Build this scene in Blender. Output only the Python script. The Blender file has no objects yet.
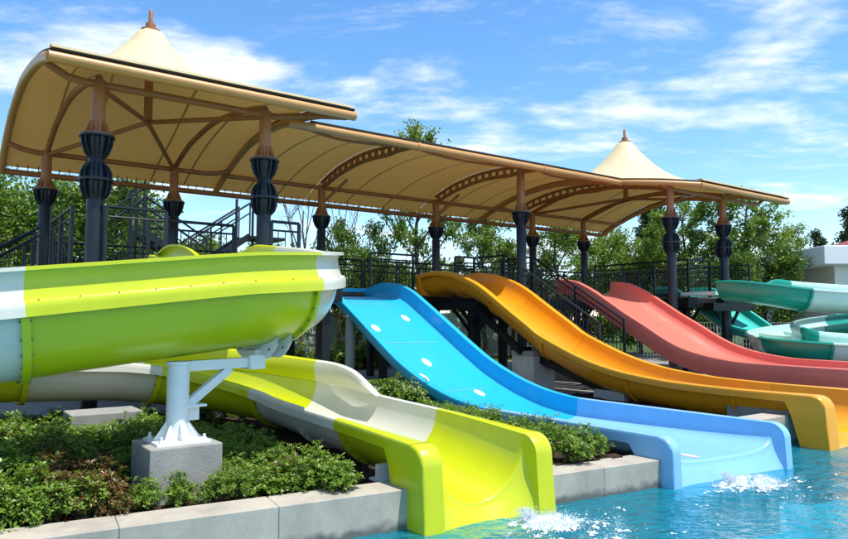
import bpy, math, random
from mathutils import Vector, Matrix, noise
R = math.radians
scene = bpy.context.scene
COL = scene.collection
random.seed(7)

# ---------------------------------------------------------------- camera
cam_d = bpy.data.cameras.new('camera'); cam = bpy.data.objects.new('camera', cam_d); COL.objects.link(cam)
cam.location = (0, 0, 2.0); cam.rotation_euler = (R(90 + 4.07), 0, 0)
cam_d.sensor_width = 36; cam_d.lens = 690 / 848 * 36; cam_d.clip_end = 3000; cam_d.clip_start = 0.05
scene.camera = cam

# ---------------------------------------------------------------- world, sun, exposure
SUN_DIR = Vector((0.33, -0.19, 0.93)).normalized()      # high, from the right along the deck and a little from the pool side
SUN_EL = math.asin(SUN_DIR.z); SUN_AZ = math.atan2(SUN_DIR.x, SUN_DIR.y)
world = bpy.data.worlds.new('World'); scene.world = world; world.use_nodes = True
wn, wl = world.node_tree.nodes, world.node_tree.links
wn.clear()
wo = wn.new('ShaderNodeOutputWorld'); bg = wn.new('ShaderNodeBackground'); bg.inputs['Strength'].default_value = 0.15
sky = wn.new('ShaderNodeTexSky'); sky.sky_type = 'NISHITA'; sky.sun_disc = False
sky.sun_elevation = SUN_EL; sky.sun_rotation = SUN_AZ; sky.air_density = 1.0; sky.dust_density = 0.3; sky.ozone_density = 2.0
tc = wn.new('ShaderNodeTexCoord'); sep = wn.new('ShaderNodeSeparateXYZ'); wl.new(tc.outputs['Generated'], sep.inputs[0])
def wmath(op, a, b=None, clamp=False):
    n = wn.new('ShaderNodeMath'); n.operation = op; n.use_clamp = clamp
    for i, x in enumerate((a, b)):
        if x is None: continue
        if isinstance(x, (int, float)): n.inputs[i].default_value = x
        else: wl.new(x, n.inputs[i])
    return n.outputs[0]
zc = wmath('MAXIMUM', sep.outputs['Z'], 0.0); den = wmath('ADD', zc, 0.16)
cx = wmath('DIVIDE', sep.outputs['X'], den); cy = wmath('DIVIDE', sep.outputs['Y'], den)
comb = wn.new('ShaderNodeCombineXYZ'); wl.new(cx, comb.inputs[0]); wl.new(cy, comb.inputs[1])
def cloud_layer(rot, scl, loc, nscale, detail, rough, dist, lo, hi):
    mp = wn.new('ShaderNodeMapping'); mp.inputs['Rotation'].default_value = (0, 0, R(rot)); mp.inputs['Scale'].default_value = scl
    mp.inputs['Location'].default_value = loc; wl.new(comb.outputs[0], mp.inputs[0])
    n = wn.new('ShaderNodeTexNoise'); n.inputs['Scale'].default_value = nscale; n.inputs['Detail'].default_value = detail
    n.inputs['Roughness'].default_value = rough; n.inputs['Distortion'].default_value = dist; wl.new(mp.outputs[0], n.inputs['Vector'])
    mr = wn.new('ShaderNodeMapRange'); mr.interpolation_type = 'SMOOTHSTEP'
    mr.inputs['From Min'].default_value = lo; mr.inputs['From Max'].default_value = hi; wl.new(n.outputs['Fac'], mr.inputs['Value'])
    return mr.outputs[0]
c1 = cloud_layer(42, (0.8, 1.9, 1), (3.1, 0.7, 0), 1.9, 11, 0.70, 0.35, 0.49, 0.80)     # wispy streaks
c2 = cloud_layer(15, (1, 1.5, 1), (1.7, 4.4, 0), 1.15, 10, 0.58, 0.15, 0.50, 0.66)       # broken puffs
cl = wmath('ADD', wmath('MULTIPLY', c1, 0.75), wmath('MULTIPLY', c2, 0.85), True)
fade = wn.new('ShaderNodeMapRange'); fade.inputs['From Min'].default_value = 0.0; fade.inputs['From Max'].default_value = 0.06
wl.new(sep.outputs['Z'], fade.inputs['Value'])
cl = wmath('MULTIPLY', cl, fade.outputs[0])
mix = wn.new('ShaderNodeMix'); mix.data_type = 'RGBA'; wl.new(cl, mix.inputs['Factor'])
hs = wn.new('ShaderNodeHueSaturation'); hs.inputs['Saturation'].default_value = 1.25; hs.inputs['Value'].default_value = 0.95
wl.new(sky.outputs[0], hs.inputs['Color'])
wl.new(hs.outputs[0], mix.inputs[6]); mix.inputs[7].default_value = (4.6, 4.8, 5.0, 1)
wl.new(mix.outputs[2], bg.inputs['Color']); wl.new(bg.outputs[0], wo.inputs['Surface'])

sd = bpy.data.lights.new('sun', 'SUN'); sd.energy = 3.6; sd.angle = R(0.5); sd.color = (1.0, 0.95, 0.87)
sun = bpy.data.objects.new('sun', sd); COL.objects.link(sun); sun.location = (0, 0, 30)
sun.rotation_euler = SUN_DIR.to_track_quat('Z', 'Y').to_euler()
scene.view_settings.view_transform = 'Standard'; scene.view_settings.look = 'None'
scene.view_settings.exposure = 0.82; scene.view_settings.gamma = 1.0; scene.view_settings.use_curve_mapping = False
scene.cycles.max_bounces = 8; scene.cycles.transparent_max_bounces = 12; scene.cycles.caustics_reflective = False
scene.cycles.caustics_refractive = False

# ---------------------------------------------------------------- materials
M = {}
def mat(name, col, rough=0.5, spec=0.5, metal=0.0, coat=0.0, var=0.0, vscale=4.0, bump=0.0, bscale=40.0, col2=None, streak=None, detail=4):
    m = bpy.data.materials.new(name); m.use_nodes = True; n, l = m.node_tree.nodes, m.node_tree.links
    b = n['Principled BSDF']; b.inputs['Base Color'].default_value = (*col, 1); b.inputs['Roughness'].default_value = rough
    b.inputs['Specular IOR Level'].default_value = spec; b.inputs['Metallic'].default_value = metal; b.inputs['Coat Weight'].default_value = coat
    b.inputs['Coat Roughness'].default_value = 0.08
    g = n.new('ShaderNodeNewGeometry')
    if var or col2:
        t = n.new('ShaderNodeTexNoise'); t.inputs['Scale'].default_value = vscale; t.inputs['Detail'].default_value = detail; t.inputs['Roughness'].default_value = 0.65
        if streak:
            mp = n.new('ShaderNodeMapping'); mp.inputs['Scale'].default_value = streak; l.new(g.outputs['Position'], mp.inputs[0]); l.new(mp.outputs[0], t.inputs['Vector'])
        else: l.new(g.outputs['Position'], t.inputs['Vector'])
        mr = n.new('ShaderNodeMapRange'); mr.inputs['From Min'].default_value = 0.3; mr.inputs['From Max'].default_value = 0.7; l.new(t.outputs['Fac'], mr.inputs['Value'])
        mx = n.new('ShaderNodeMix'); mx.data_type = 'RGBA'; l.new(mr.outputs[0], mx.inputs['Factor'])
        c2 = col2 if col2 else tuple(c * (1 - var) for c in col)
        mx.inputs[6].default_value = (*col, 1); mx.inputs[7].default_value = (*c2, 1); l.new(mx.outputs[2], b.inputs['Base Color'])
        rr = n.new('ShaderNodeMapRange'); rr.inputs['To Min'].default_value = max(0.03, rough * 0.6); rr.inputs['To Max'].default_value = min(1, rough * 1.5)
        l.new(t.outputs['Fac'], rr.inputs['Value']); l.new(rr.outputs[0], b.inputs['Roughness'])
    if bump:
        t2 = n.new('ShaderNodeTexNoise'); t2.inputs['Scale'].default_value = bscale; t2.inputs['Detail'].default_value = 5; l.new(g.outputs['Position'], t2.inputs['Vector'])
        bp = n.new('ShaderNodeBump'); bp.inputs['Strength'].default_value = bump; bp.inputs['Distance'].default_value = 0.02
        l.new(t2.outputs['Fac'], bp.inputs['Height']); l.new(bp.outputs[0], b.inputs['Normal'])
    M[name] = m; return m
def gel(name, col, var=0.13):      # fibreglass gel coat
    return mat(name, col, rough=0.30, spec=0.45, coat=0.15, var=var, vscale=1.7, bump=0.015, bscale=6, detail=9)
gel('lime', (0.53, 0.585, 0.008)); gel('cream_white', (0.65, 0.64, 0.535)); gel('azure', (0.016, 0.41, 0.70)); gel('pale_blue', (0.23, 0.49, 0.78))
gel('orange', (0.80, 0.335, 0.012)); gel('orange_seam', (0.62, 0.25, 0.02)); gel('coral', (0.72, 0.175, 0.125)); gel('coral_seam', (0.70, 0.24, 0.21)); gel('teal', (0.004, 0.31, 0.22)); gel('aqua_white', (0.52, 0.74, 0.66)); gel('turquoise', (0.05, 0.55, 0.46))
mat('white_steel', (0.74, 0.75, 0.74), rough=0.32, var=0.06, vscale=6)
mat('dark_steel', (0.010, 0.018, 0.030), rough=0.36, spec=0.35, var=0.25, vscale=9, bump=0.03, bscale=60)
mat('black_steel', (0.007, 0.009, 0.012), rough=0.5, spec=0.3, var=0.3, vscale=9)
mat('brown_steel', (0.34, 0.135, 0.042), rough=0.42, var=0.18, vscale=5, bump=0.03, bscale=50)
mat('tan_steel', (0.50, 0.26, 0.085), rough=0.38, var=0.12, vscale=4, bump=0.02, bscale=40)
mat('membrane_seam', (0.48, 0.335, 0.12), rough=0.7)
mat('lacing', (0.02, 0.016, 0.012), rough=0.8)
mat('grey_steel', (0.36, 0.38, 0.40), rough=0.45, var=0.1)
mat('bolt_metal', (0.20, 0.20, 0.17), rough=0.4, metal=0.4)
mat('concrete', (0.33, 0.325, 0.30), rough=0.85, spec=0.25, col2=(0.22, 0.215, 0.20), vscale=3.5, bump=0.25, bscale=55, detail=8)
mat('concrete_pale', (0.52, 0.51, 0.48), rough=0.85, spec=0.25, col2=(0.40, 0.39, 0.37), vscale=4, bump=0.2, bscale=60, detail=8)
mat('coping', (0.50, 0.44, 0.36), rough=0.8, spec=0.25, col2=(0.38, 0.33, 0.27), vscale=6, bump=0.2, bscale=70, detail=8)
mat('pool_wall', (0.47, 0.425, 0.35), rough=0.8, spec=0.25, col2=(0.29, 0.265, 0.22), vscale=2.6, bump=0.12, bscale=60, streak=(1, 1, 0.6), detail=12)
def wet_band(m):       # water-stained strip with a ragged edge just above the pool surface
    n, l = m.node_tree.nodes, m.node_tree.links; b = n['Principled BSDF']; src = b.inputs['Base Color'].links[0].from_socket
    g = n.new('ShaderNodeNewGeometry'); sp = n.new('ShaderNodeSeparateXYZ'); l.new(g.outputs['Position'], sp.inputs[0])
    t = n.new('ShaderNodeTexNoise'); t.inputs['Scale'].default_value = 7; t.inputs['Detail'].default_value = 6; l.new(g.outputs['Position'], t.inputs['Vector'])
    ma = n.new('ShaderNodeMath'); ma.operation = 'MULTIPLY_ADD'; ma.inputs[1].default_value = -0.16; l.new(t.outputs['Fac'], ma.inputs[0]); l.new(sp.outputs['Z'], ma.inputs[2])
    mr = n.new('ShaderNodeMapRange'); mr.inputs['From Min'].default_value = -0.05; mr.inputs['From Max'].default_value = 0.02; l.new(ma.outputs[0], mr.inputs['Value'])
    mx = n.new('ShaderNodeMix'); mx.data_type = 'RGBA'; mx.inputs[6].default_value = (0.13, 0.13, 0.115, 1); l.new(mr.outputs[0], mx.inputs['Factor']); l.new(src, mx.inputs[7]); l.new(mx.outputs[2], b.inputs['Base Color'])
wet_band(M['pool_wall'])
mat('soil', (0.07, 0.045, 0.03), rough=0.95, spec=0.1, col2=(0.03, 0.02, 0.014), vscale=9, bump=0.6, bscale=30)
mat('paving', (0.30, 0.285, 0.26), rough=0.9, spec=0.2, col2=(0.22, 0.21, 0.19), vscale=1.5, bump=0.2, bscale=30)
mat('lawn', (0.06, 0.10, 0.02), rough=0.95, spec=0.1, col2=(0.035, 0.06, 0.012), vscale=0.6, bump=0.4, bscale=12)
mat('deck_board', (0.14, 0.10, 0.07), rough=0.7, var=0.3, vscale=3)
mat('plaster', (0.80, 0.80, 0.78), rough=0.85, var=0.06, vscale=2, bump=0.05, bscale=30)
mat('roof_tile', (0.30, 0.055, 0.04), rough=0.7, var=0.3, vscale=8)
mat('green_glass', (0.42, 0.55, 0.47), rough=0.25, var=0.12, vscale=1.2)
mat('galvanised', (0.45, 0.47, 0.46), rough=0.45, var=0.1)
mat('decal_white', (0.78, 0.80, 0.80), rough=0.4)
mat('decal_pink', (0.72, 0.52, 0.52), rough=0.5, var=0.2, vscale=20)
mat('foam', (0.74, 0.79, 0.81), rough=0.5, spec=0.4, col2=(0.52, 0.66, 0.71), vscale=14, bump=0.5, bscale=90)
mat('bark', (0.085, 0.065, 0.045), rough=0.95, var=0.4, vscale=6, bump=0.5, bscale=25)
mat('bark_bare', (0.13, 0.095, 0.065), rough=0.95, var=0.4, vscale=6, bump=0.5, bscale=25)
mat('pool_floor', (0.16, 0.66, 0.80), rough=0.8, col2=(0.06, 0.44, 0.66), vscale=1.3, detail=3)
def leaf_mat(name, a, b, c, trans=0.35, rough=0.35):
    m = bpy.data.materials.new(name); m.use_nodes = True; n, l = m.node_tree.nodes, m.node_tree.links
    bs = n['Principled BSDF']; bs.inputs['Roughness'].default_value = rough; bs.inputs['Specular IOR Level'].default_value = 0.45
    g = n.new('ShaderNodeNewGeometry'); cr = n.new('ShaderNodeValToRGB'); e = cr.color_ramp.elements
    e[0].position = 0.0; e[0].color = (*a, 1); e[1].position = 1.0; e[1].color = (*c, 1); k = e.new(0.55); k.color = (*b, 1)
    l.new(g.outputs['Random Per Island'], cr.inputs[0]); l.new(cr.outputs[0], bs.inputs['Base Color'])
    tr = n.new('ShaderNodeBsdfTranslucent'); l.new(cr.outputs[0], tr.inputs['Color'])
    mx = n.new('ShaderNodeMixShader'); mx.inputs[0].default_value = trans; l.new(bs.outputs[0], mx.inputs[1]); l.new(tr.outputs[0], mx.inputs[2])
    l.new(mx.outputs[0], n['Material Output'].inputs['Surface']); M[name] = m
leaf_mat('leaf_hedge', (0.065, 0.145, 0.014), (0.15, 0.27, 0.022), (0.28, 0.38, 0.04), 0.4)
leaf_mat('leaf_red', (0.06, 0.11, 0.016), (0.13, 0.10, 0.026), (0.26, 0.085, 0.03))
leaf_mat('leaf_light', (0.085, 0.165, 0.018), (0.18, 0.29, 0.030), (0.28, 0.38, 0.055), 0.45)
leaf_mat('leaf_mid', (0.055, 0.125, 0.018), (0.12, 0.22, 0.026), (0.21, 0.31, 0.04), 0.42)
leaf_mat('leaf_dark', (0.018, 0.046, 0.014), (0.040, 0.085, 0.022), (0.08, 0.135, 0.03), 0.3)
def membrane_mat():
    m = bpy.data.materials.new('membrane'); m.use_nodes = True; n, l = m.node_tree.nodes, m.node_tree.links
    bs = n['Principled BSDF']; bs.inputs['Roughness'].default_value = 0.55; bs.inputs['Base Color'].default_value = (0.74, 0.62, 0.36, 1)
    g = n.new('ShaderNodeNewGeometry'); t = n.new('ShaderNodeTexNoise'); t.inputs['Scale'].default_value = 1.6; t.inputs['Detail'].default_value = 6
    l.new(g.outputs['Position'], t.inputs['Vector'])
    mx = n.new('ShaderNodeMix'); mx.data_type = 'RGBA'; mx.inputs[6].default_value = (0.76, 0.65, 0.40, 1); mx.inputs[7].default_value = (0.68, 0.56, 0.32, 1)
    l.new(t.outputs['Fac'], mx.inputs['Factor'])
    un = n.new('ShaderNodeMix'); un.data_type = 'RGBA'; l.new(g.outputs['Backfacing'], un.inputs['Factor']); l.new(mx.outputs[2], un.inputs[7]); un.inputs[6].default_value = (0.52, 0.365, 0.13, 1)   # tan underside with the dim shade below the canopy put into its colour
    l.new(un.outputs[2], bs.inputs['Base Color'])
    tr = n.new('ShaderNodeBsdfTranslucent'); tr.inputs['Color'].default_value = (0.36, 0.21, 0.05, 1)
    ms = n.new('ShaderNodeMixShader'); ms.inputs[0].default_value = 0.19; l.new(bs.outputs[0], ms.inputs[1]); l.new(tr.outputs[0], ms.inputs[2])
    l.new(ms.outputs[0], n['Material Output'].inputs['Surface']); M['membrane'] = m
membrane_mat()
def water_mat():
    m = bpy.data.materials.new('water'); m.use_nodes = True; n, l = m.node_tree.nodes, m.node_tree.links
    n.remove(n['Principled BSDF'])
    g = n.new('ShaderNodeNewGeometry')
    def nz(scale, stretch, detail):
        mp = n.new('ShaderNodeMapping'); mp.inputs['Scale'].default_value = stretch; l.new(g.outputs['Position'], mp.inputs[0])
        t = n.new('ShaderNodeTexNoise'); t.inputs['Scale'].default_value = scale; t.inputs['Detail'].default_value = detail; t.inputs['Distortion'].default_value = 0.8
        l.new(mp.outputs[0], t.inputs['Vector']); return t.outputs['Fac']
    a, b2 = nz(2.2, (1, 1.5, 1), 3), nz(8.0, (1, 1.4, 1), 4)
    ad = n.new('ShaderNodeMath'); ad.operation = 'MULTIPLY_ADD'; ad.inputs[1].default_value = 0.35; l.new(b2, ad.inputs[0]); l.new(a, ad.inputs[2])
    bp = n.new('ShaderNodeBump'); bp.inputs['Strength'].default_value = 0.6; bp.inputs['Distance'].default_value = 0.25; l.new(ad.outputs[0], bp.inputs['Height'])
    fr = n.new('ShaderNodeFresnel'); fr.inputs['IOR'].default_value = 1.33; l.new(bp.outputs[0], fr.inputs['Normal'])
    gl = n.new('ShaderNodeBsdfGlossy'); gl.inputs['Roughness'].default_value = 0.04; l.new(bp.outputs[0], gl.inputs['Normal'])
    tp = n.new('ShaderNodeBsdfTransparent'); tp.inputs['Color'].default_value = (0.50, 0.88, 0.95, 1)
    df = n.new('ShaderNodeBsdfDiffuse'); df.inputs['Color'].default_value = (0.010, 0.31, 0.43, 1); l.new(bp.outputs[0], df.inputs['Normal'])
    m1 = n.new('ShaderNodeMixShader'); m1.inputs[0].default_value = 0.45; l.new(tp.outputs[0], m1.inputs[1]); l.new(df.outputs[0], m1.inputs[2])
    m2 = n.new('ShaderNodeMixShader'); l.new(fr.outputs[0], m2.inputs[0]); l.new(m1.outputs[0], m2.inputs[1]); l.new(gl.outputs[0], m2.inputs[2])
    l.new(m2.outputs[0], n['Material Output'].inputs['Surface']); M['water'] = m
water_mat()

# ---------------------------------------------------------------- helpers
TH = R(36.0); O = Vector((-5.2, 10.806, 0)); US = Vector((math.cos(TH), math.sin(TH), 0)); UT = Vector((math.sin(TH), -math.cos(TH), 0)); UZ = Vector((0, 0, 1))
def W(s, t, z=0.0): return O + US * s + UT * t + UZ * z       # site grid: s along the deck front, t towards the pool
class MB:
    def __init__(self): self.v = []; self.f = []
    def add(self, vs, fs):
        k = len(self.v); self.v += [Vector(p) for p in vs]; self.f += [tuple(i + k for i in q) for q in fs]; return self
    def box(self, c, hx, hy, hz, ax=US, ay=UT, az=UZ):
        c = Vector(c); P = []
        for i in (-1, 1):
            for j in (-1, 1):
                for k in (-1, 1): P.append(c + ax * hx * i + ay * hy * j + az * hz * k)
        F = [(0, 1, 3, 2), (4, 6, 7, 5), (0, 4, 5, 1), (2, 3, 7, 6), (0, 2, 6, 4), (1, 5, 7, 3)]
        if ax.cross(ay).dot(az) < 0: F = [q[::-1] for q in F]
        return self.add(P, F)
    def bar(self, a, b, w, h):       # rectangular bar from a to b
        a, b = Vector(a), Vector(b); d = (b - a); L = d.length; d.normalize()
        up = UZ if abs(d.z) < 0.98 else US
        x = d.cross(up).normalized(); y = x.cross(d)
        return self.box((a + b) / 2, w / 2, L / 2, h / 2, x, d, y)
    def tube(self, pts, r, n=10, caps=True):
        pts = [Vector(p) for p in pts]; N = len(pts); rs = r if isinstance(r, (list, tuple)) else [r] * N; vs = []; fs = []; prev = None
        for i, p in enumerate(pts):
            d = (pts[min(i + 1, N - 1)] - pts[max(i - 1, 0)]).normalized()
            if prev is None:
                ref = UZ if abs(d.z) < 0.95 else Vector((1, 0, 0)); x = d.cross(ref).normalized()
            else: x = (prev - d * prev.dot(d)).normalized()
            prev = x; y = d.cross(x)
            for k in range(n):
                a = 2 * math.pi * k / n; vs.append(p + x * math.cos(a) * rs[i] + y * math.sin(a) * rs[i])
        for i in range(N - 1):
            for k in range(n):
                k2 = (k + 1) % n; fs.append((i * n + k, i * n + k2, (i + 1) * n + k2, (i + 1) * n + k))
        if caps: fs.append(tuple(range(n - 1, -1, -1))); fs.append(tuple((N - 1) * n + k for k in range(n)))
        return self.add(vs, fs)
    def lathe(self, prof, n=20, o=(0, 0, 0)):
        o = Vector(o); vs = []; fs = []; N = len(prof)
        for r, z in prof:
            for k in range(n):
                a = 2 * math.pi * k / n; vs.append(o + Vector((r * math.cos(a), r * math.sin(a), z)))
        for i in range(N - 1):
            for k in range(n):
                k2 = (k + 1) % n; fs.append((i * n + k, i * n + k2, (i + 1) * n + k2, (i + 1) * n + k))
        fs.append(tuple(range(n - 1, -1, -1))); fs.append(tuple((N - 1) * n + k for k in range(n)))
        return self.add(vs, fs)
    def sphere(self, c, r, n=8, sq=1.0):
        c = Vector(c); m = max(3, n // 2); prof = []
        for i in range(m + 1):
            a = -math.pi / 2 + math.pi * i / m; prof.append((max(1e-4, r * math.cos(a)), r * sq * math.sin(a)))
        return self.lathe(prof, n, c)
    def strip(self, rows, closed=False):     # grid of rows
        n = len(rows[0]); vs = [p for r in rows for p in r]; fs = []
        for i in range(len(rows) - 1):
            for k in range(n if closed else n - 1):
                k2 = (k + 1) % n; fs.append((i * n + k, i * n + k2, (i + 1) * n + k2, (i + 1) * n + k))
        return self.add(vs, fs)
BASE = {}
def build(name, mb, m, parent=None, smooth=True, base=None, ang=35):
    off = BASE.get(parent.name, Vector()) if parent else (Vector(base) if base is not None else Vector())
    me = bpy.data.meshes.new(name); me.from_pydata([tuple(p - off) for p in mb.v], [], mb.f); me.validate(); me.update()
    me.materials.append(M[m])
    if smooth:
        me.polygons.foreach_set('use_smooth', [True] * len(me.polygons)); me.set_sharp_from_angle(angle=R(ang))
    o = bpy.data.objects.new(name, me); COL.objects.link(o)
    if parent: o.parent = parent; BASE[o.name] = off
    else: o.location = off; BASE[o.name] = off
    return o
def tag(o, label=None, cat=None, group=None, kind=None):
    for k, x in (('label', label), ('category', cat), ('group', group), ('kind', kind)):
        if x: o[k] = x
    return o
def thing(name, label, cat, loc=(0, 0, 0), group=None):
    o = bpy.data.objects.new(name, None); COL.objects.link(o); o.location = loc; o.empty_display_size = 0.2
    BASE[o.name] = Vector(loc); return tag(o, label, cat, group)
def copy_tree(o, parent=None):
    c = o.copy(); COL.objects.link(c); c.parent = parent
    for ch in list(o.children): copy_tree(ch, c)
    return c
def pchip(pts):       # smooth monotone interpolation of (x, y)
    x = [p[0] for p in pts]; y = [p[1] for p in pts]; n = len(x); h = [x[i + 1] - x[i] for i in range(n - 1)]; d = [(y[i + 1] - y[i]) / h[i] for i in range(n - 1)]
    mm = [d[0]] + [0 if d[i - 1] * d[i] <= 0 else 2 * d[i - 1] * d[i] / (d[i - 1] + d[i]) for i in range(1, n - 1)] + [d[-1]]
    def f(q):
        if q <= x[0]: return y[0]
        if q >= x[-1]: return y[-1]
        i = max(j for j in range(n - 1) if x[j] <= q); u = (q - x[i]) / h[i]
        return (2*u**3-3*u**2+1)*y[i] + (u**3-2*u**2+u)*h[i]*mm[i] + (-2*u**3+3*u**2)*y[i+1] + (u**3-u**2)*h[i]*mm[i+1]
    return f

# ================================================================ the setting
GZ = 0.34                                     # planter soil level
PD = Vector((1.0, 0.126)).normalized()        # pool edge direction in (s, t)
def pool_t(s): return 6.229 + (s - 1.489) * 0.126
def P2(k, out, z):                            # k metres along the pool wall, out metres towards the water
    s = 1.489 + PD.x * k - PD.y * out; t = 6.229 + PD.y * k + PD.x * out
    return W(s, t, z)
PX = (US * PD.x + UT * PD.y); PY = (US * -PD.y + UT * PD.x)
g = MB()
g.add([P2(-700, -5.6, GZ - 0.06), P2(700, -5.6, GZ - 0.06), P2(700, -900, GZ - 0.06), P2(-700, -900, GZ - 0.06)], [(0, 1, 2, 3)])
tag(build('ground', g, 'lawn', smooth=False), kind='structure')
g = MB()
g.add([W(-9, -9.0, GZ - 0.05), W(34, -9.0, GZ - 0.05), W(34, 1.4, GZ - 0.05), W(-9, 1.4, GZ - 0.05)], [(0, 1, 2, 3)])
tag(build('pavement', g, 'paving', smooth=False), kind='structure')
rows = []
def soil_z(s, t):
    z = GZ - 0.02 + random.uniform(-0.025, 0.03)
    for a, b, t0 in ((1.45, 3.4, 3.2), (4.9, 7.55, 2.4), (8.9, 10.9, 4.2), (12.2, 15.15, 4.0)):
        if a < s < b and t > t0: z = -0.12
    if s > 7.35 and t > 5.92: z = -1.3
    return z
for j in range(45):
    row = []
    for i in range(166):
        k_, o_ = -9 + 0.16 * i, -0.33 - 0.13 * j
        row.append(P2(k_, o_, soil_z(1.489 + PD.x * k_ - PD.y * o_, 6.229 + PD.y * k_ + PD.x * o_)))
    rows.append(row)
tag(build('planter_soil', MB().strip(rows), 'soil'), kind='structure')
def pool_outline(z): return [P2(-60, -0.02, z), P2(5.84, -0.02, z), W(7.46, 6.18, z), W(60, 6.18, z), P2(60, 45, z), P2(-60, 45, z)]
wm = MB(); wm.add(pool_outline(0), [(5, 2, 1, 0), (5, 4, 3, 2)])
tag(build('water', wm, 'water', smooth=False), kind='structure')
pf = MB(); pf.add(pool_outline(-0.85), [(5, 2, 1, 0), (5, 4, 3, 2)])
tag(build('pool_floor', pf, 'pool_floor', smooth=False), kind='structure')

wall = thing('pool_wall', 'grey concrete pool edge wall with pale coping along the planter', 'wall', P2(0, -0.17, 0))
wall['kind'] = 'structure'; del wall['category']
def wall_block(k0, k1, zt, thick=0.40, gap=0.0015):
    b = MB().box(P2((k0 + k1) / 2, -thick / 2, (zt - 0.95) / 2), (k1 - k0) / 2 - gap, thick / 2, (zt + 0.95) / 2, PX, PY)
    o = build('concrete_block', b, 'pool_wall', wall, smooth=False); bev(o, 0.007)
def bev(o, w, seg=2):
    m = o.modifiers.new('bevel', 'BEVEL'); m.width = w; m.segments = seg; m.limit_method = 'ANGLE'; m.angle_limit = R(50)
def wall_run(k0, k1, zt):
    n = max(1, round((k1 - k0) / 1.25))
    for i in range(n): wall_block(k0 + (k1 - k0) * i / n, k0 + (k1 - k0) * (i + 1) / n, zt)
wall_run(-10, 0.22, 0.37); wall_run(0.22, 1.70, -0.16); wall_run(1.70, 3.72, 0.315); wall_run(3.72, 5.82, -0.16)
for i in range(8):
    o = build('concrete_block', MB().box(W(7.45 + 1.5 * i + 0.75, 6.00, -0.24), 0.747, 0.19, 0.70), 'pool_wall', wall, smooth=False); bev(o, 0.007)

# ================================================================ columns
def fins(mb, prof, n, th, o=(0, 0, 0)):       # radial plates, prof = [(r_out, z)], inner edge on the axis
    for i in range(n):
        a = 2 * math.pi * i / n + 0.2; d = Vector((math.cos(a), math.sin(a), 0)); e = Vector((-d.y, d.x, 0))
        L = [Vector((0, 0, z)) + d * 0.05 for r, z in prof]; Q = [Vector((0, 0, z)) + d * r for r, z in prof]
        for j in range(len(prof) - 1):
            vs = [L[j] - e*th, Q[j] - e*th, Q[j+1] - e*th, L[j+1] - e*th, L[j] + e*th, Q[j] + e*th, Q[j+1] + e*th, L[j+1] + e*th]
            mb.add(vs, [(0, 1, 2, 3), (7, 6, 5, 4), (1, 5, 6, 2), (0, 4, 5, 1), (3, 2, 6, 7)])
def make_column(double, top, rim=4.9, r=0.128, rr=0.265):
    root = thing('canopy_column', 'x', 'column')
    build('shaft', MB().lathe([(r, GZ - 0.1), (r, 3.6), (r, rim - 0.42), (r * 0.9, rim - 0.4), (r * 0.9, rim - 0.1)], 20), 'dark_steel', root)
    bp = MB().lathe([(r + 0.12, GZ - 0.05), (r + 0.12, GZ + 0.0), (r + 0.02, GZ + 0.01), (r, GZ + 0.03)], 20); build('base_plate', bp, 'dark_steel', root)
    c = MB().lathe([(r * 0.92, rim - 0.36), (rr * 0.53, rim - 0.27), (rr * 0.64, rim - 0.14), (rr * 0.70, rim - 0.04), (rr * 0.9, rim - 0.036), (rr, rim - 0.034), (rr, rim), (r, rim)], 24)
    fins(c, [(r, rim - 0.36), (rr * 0.72, rim - 0.27), (rr * 0.90, rim - 0.14), (rr * 0.93, rim - 0.035)], 12, 0.011)
    build('collar', c, 'dark_steel', root)
    if double:
        c = MB().lathe([(r * 0.98, rim - 0.42), (rr * 0.54, rim - 0.50), (rr * 0.64, rim - 0.60), (rr * 0.66, rim - 0.69), (rr * 0.98, rim - 0.692), (rr * 0.98, rim - 0.735), (rr * 0.66, rim - 0.738), (rr * 0.64, rim - 0.84), (rr * 0.54, rim - 0.95), (r, rim - 1.03)], 24)
        fins(c, [(r, rim - 0.43), (rr * 0.74, rim - 0.50), (rr * 0.90, rim - 0.60), (rr * 0.90, rim - 0.69)], 12, 0.011)
        fins(c, [(rr * 0.9, rim - 0.74), (rr * 0.90, rim - 0.84), (rr * 0.76, rim - 0.95), (r, rim - 1.03)], 12, 0.011)
        build('lower_collar', c, 'dark_steel', root)
    s = MB().lathe([(rr * 0.93, rim), (rr * 0.93, rim + 0.022), (r * 0.95, rim + 0.024), (r * 0.84, rim + 0.3), (r * 0.80, top)], 20)
    fins(s, [(rr * 0.84, rim + 0.02), (rr * 0.70, rim + 0.07), (r * 0.95, rim + 0.24)], 10, 0.009)
    build('sleeve', s, 'brown_steel', root)
    return root
CS = {'F0': (0, 0), 'F1': (2.82, 0), 'F2': (15.22, 0), 'F3': (17.95, 0), 'B0': (0, -5.65), 'B1': (2.82, -5.65), 'B2': (6.93, -5.65), 'B3': (11.0, -5.65), 'B4': (15.3, -5.65), 'B5': (18.0, -5.65), 'M0': (11.0, -1.78)}
proto_d = make_column(True, 5.80); proto_s = make_column(False, 5.78); proto_m = make_column(False, 6.12, r=0.135); used = set()
GC = 'canopy columns with brown sleeves and navy collars'
clabel = {'F0': 'navy column with double finned collar at the front corner beside the lime slide top', 'F1': 'navy column with double finned collar where the tall canopy overlaps the long one',
 'F2': 'navy column with double finned collar just behind the coral slide', 'F3': 'navy column with double finned collar beside the teal slide entry',
 'B0': 'navy rear column with single collar beside the side stair railing', 'B1': 'navy rear column with single collar behind the lime slide top', 'B2': 'navy rear column with single collar before the bare tree',
 'B3': 'navy rear column with single collar behind the orange slide top', 'B4': 'navy rear column with single collar standing behind the stair railing', 'B5': 'navy rear column with single collar behind the coral slide top', 'M0': 'navy column with single collar carrying the front edge of the long canopy'}
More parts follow.
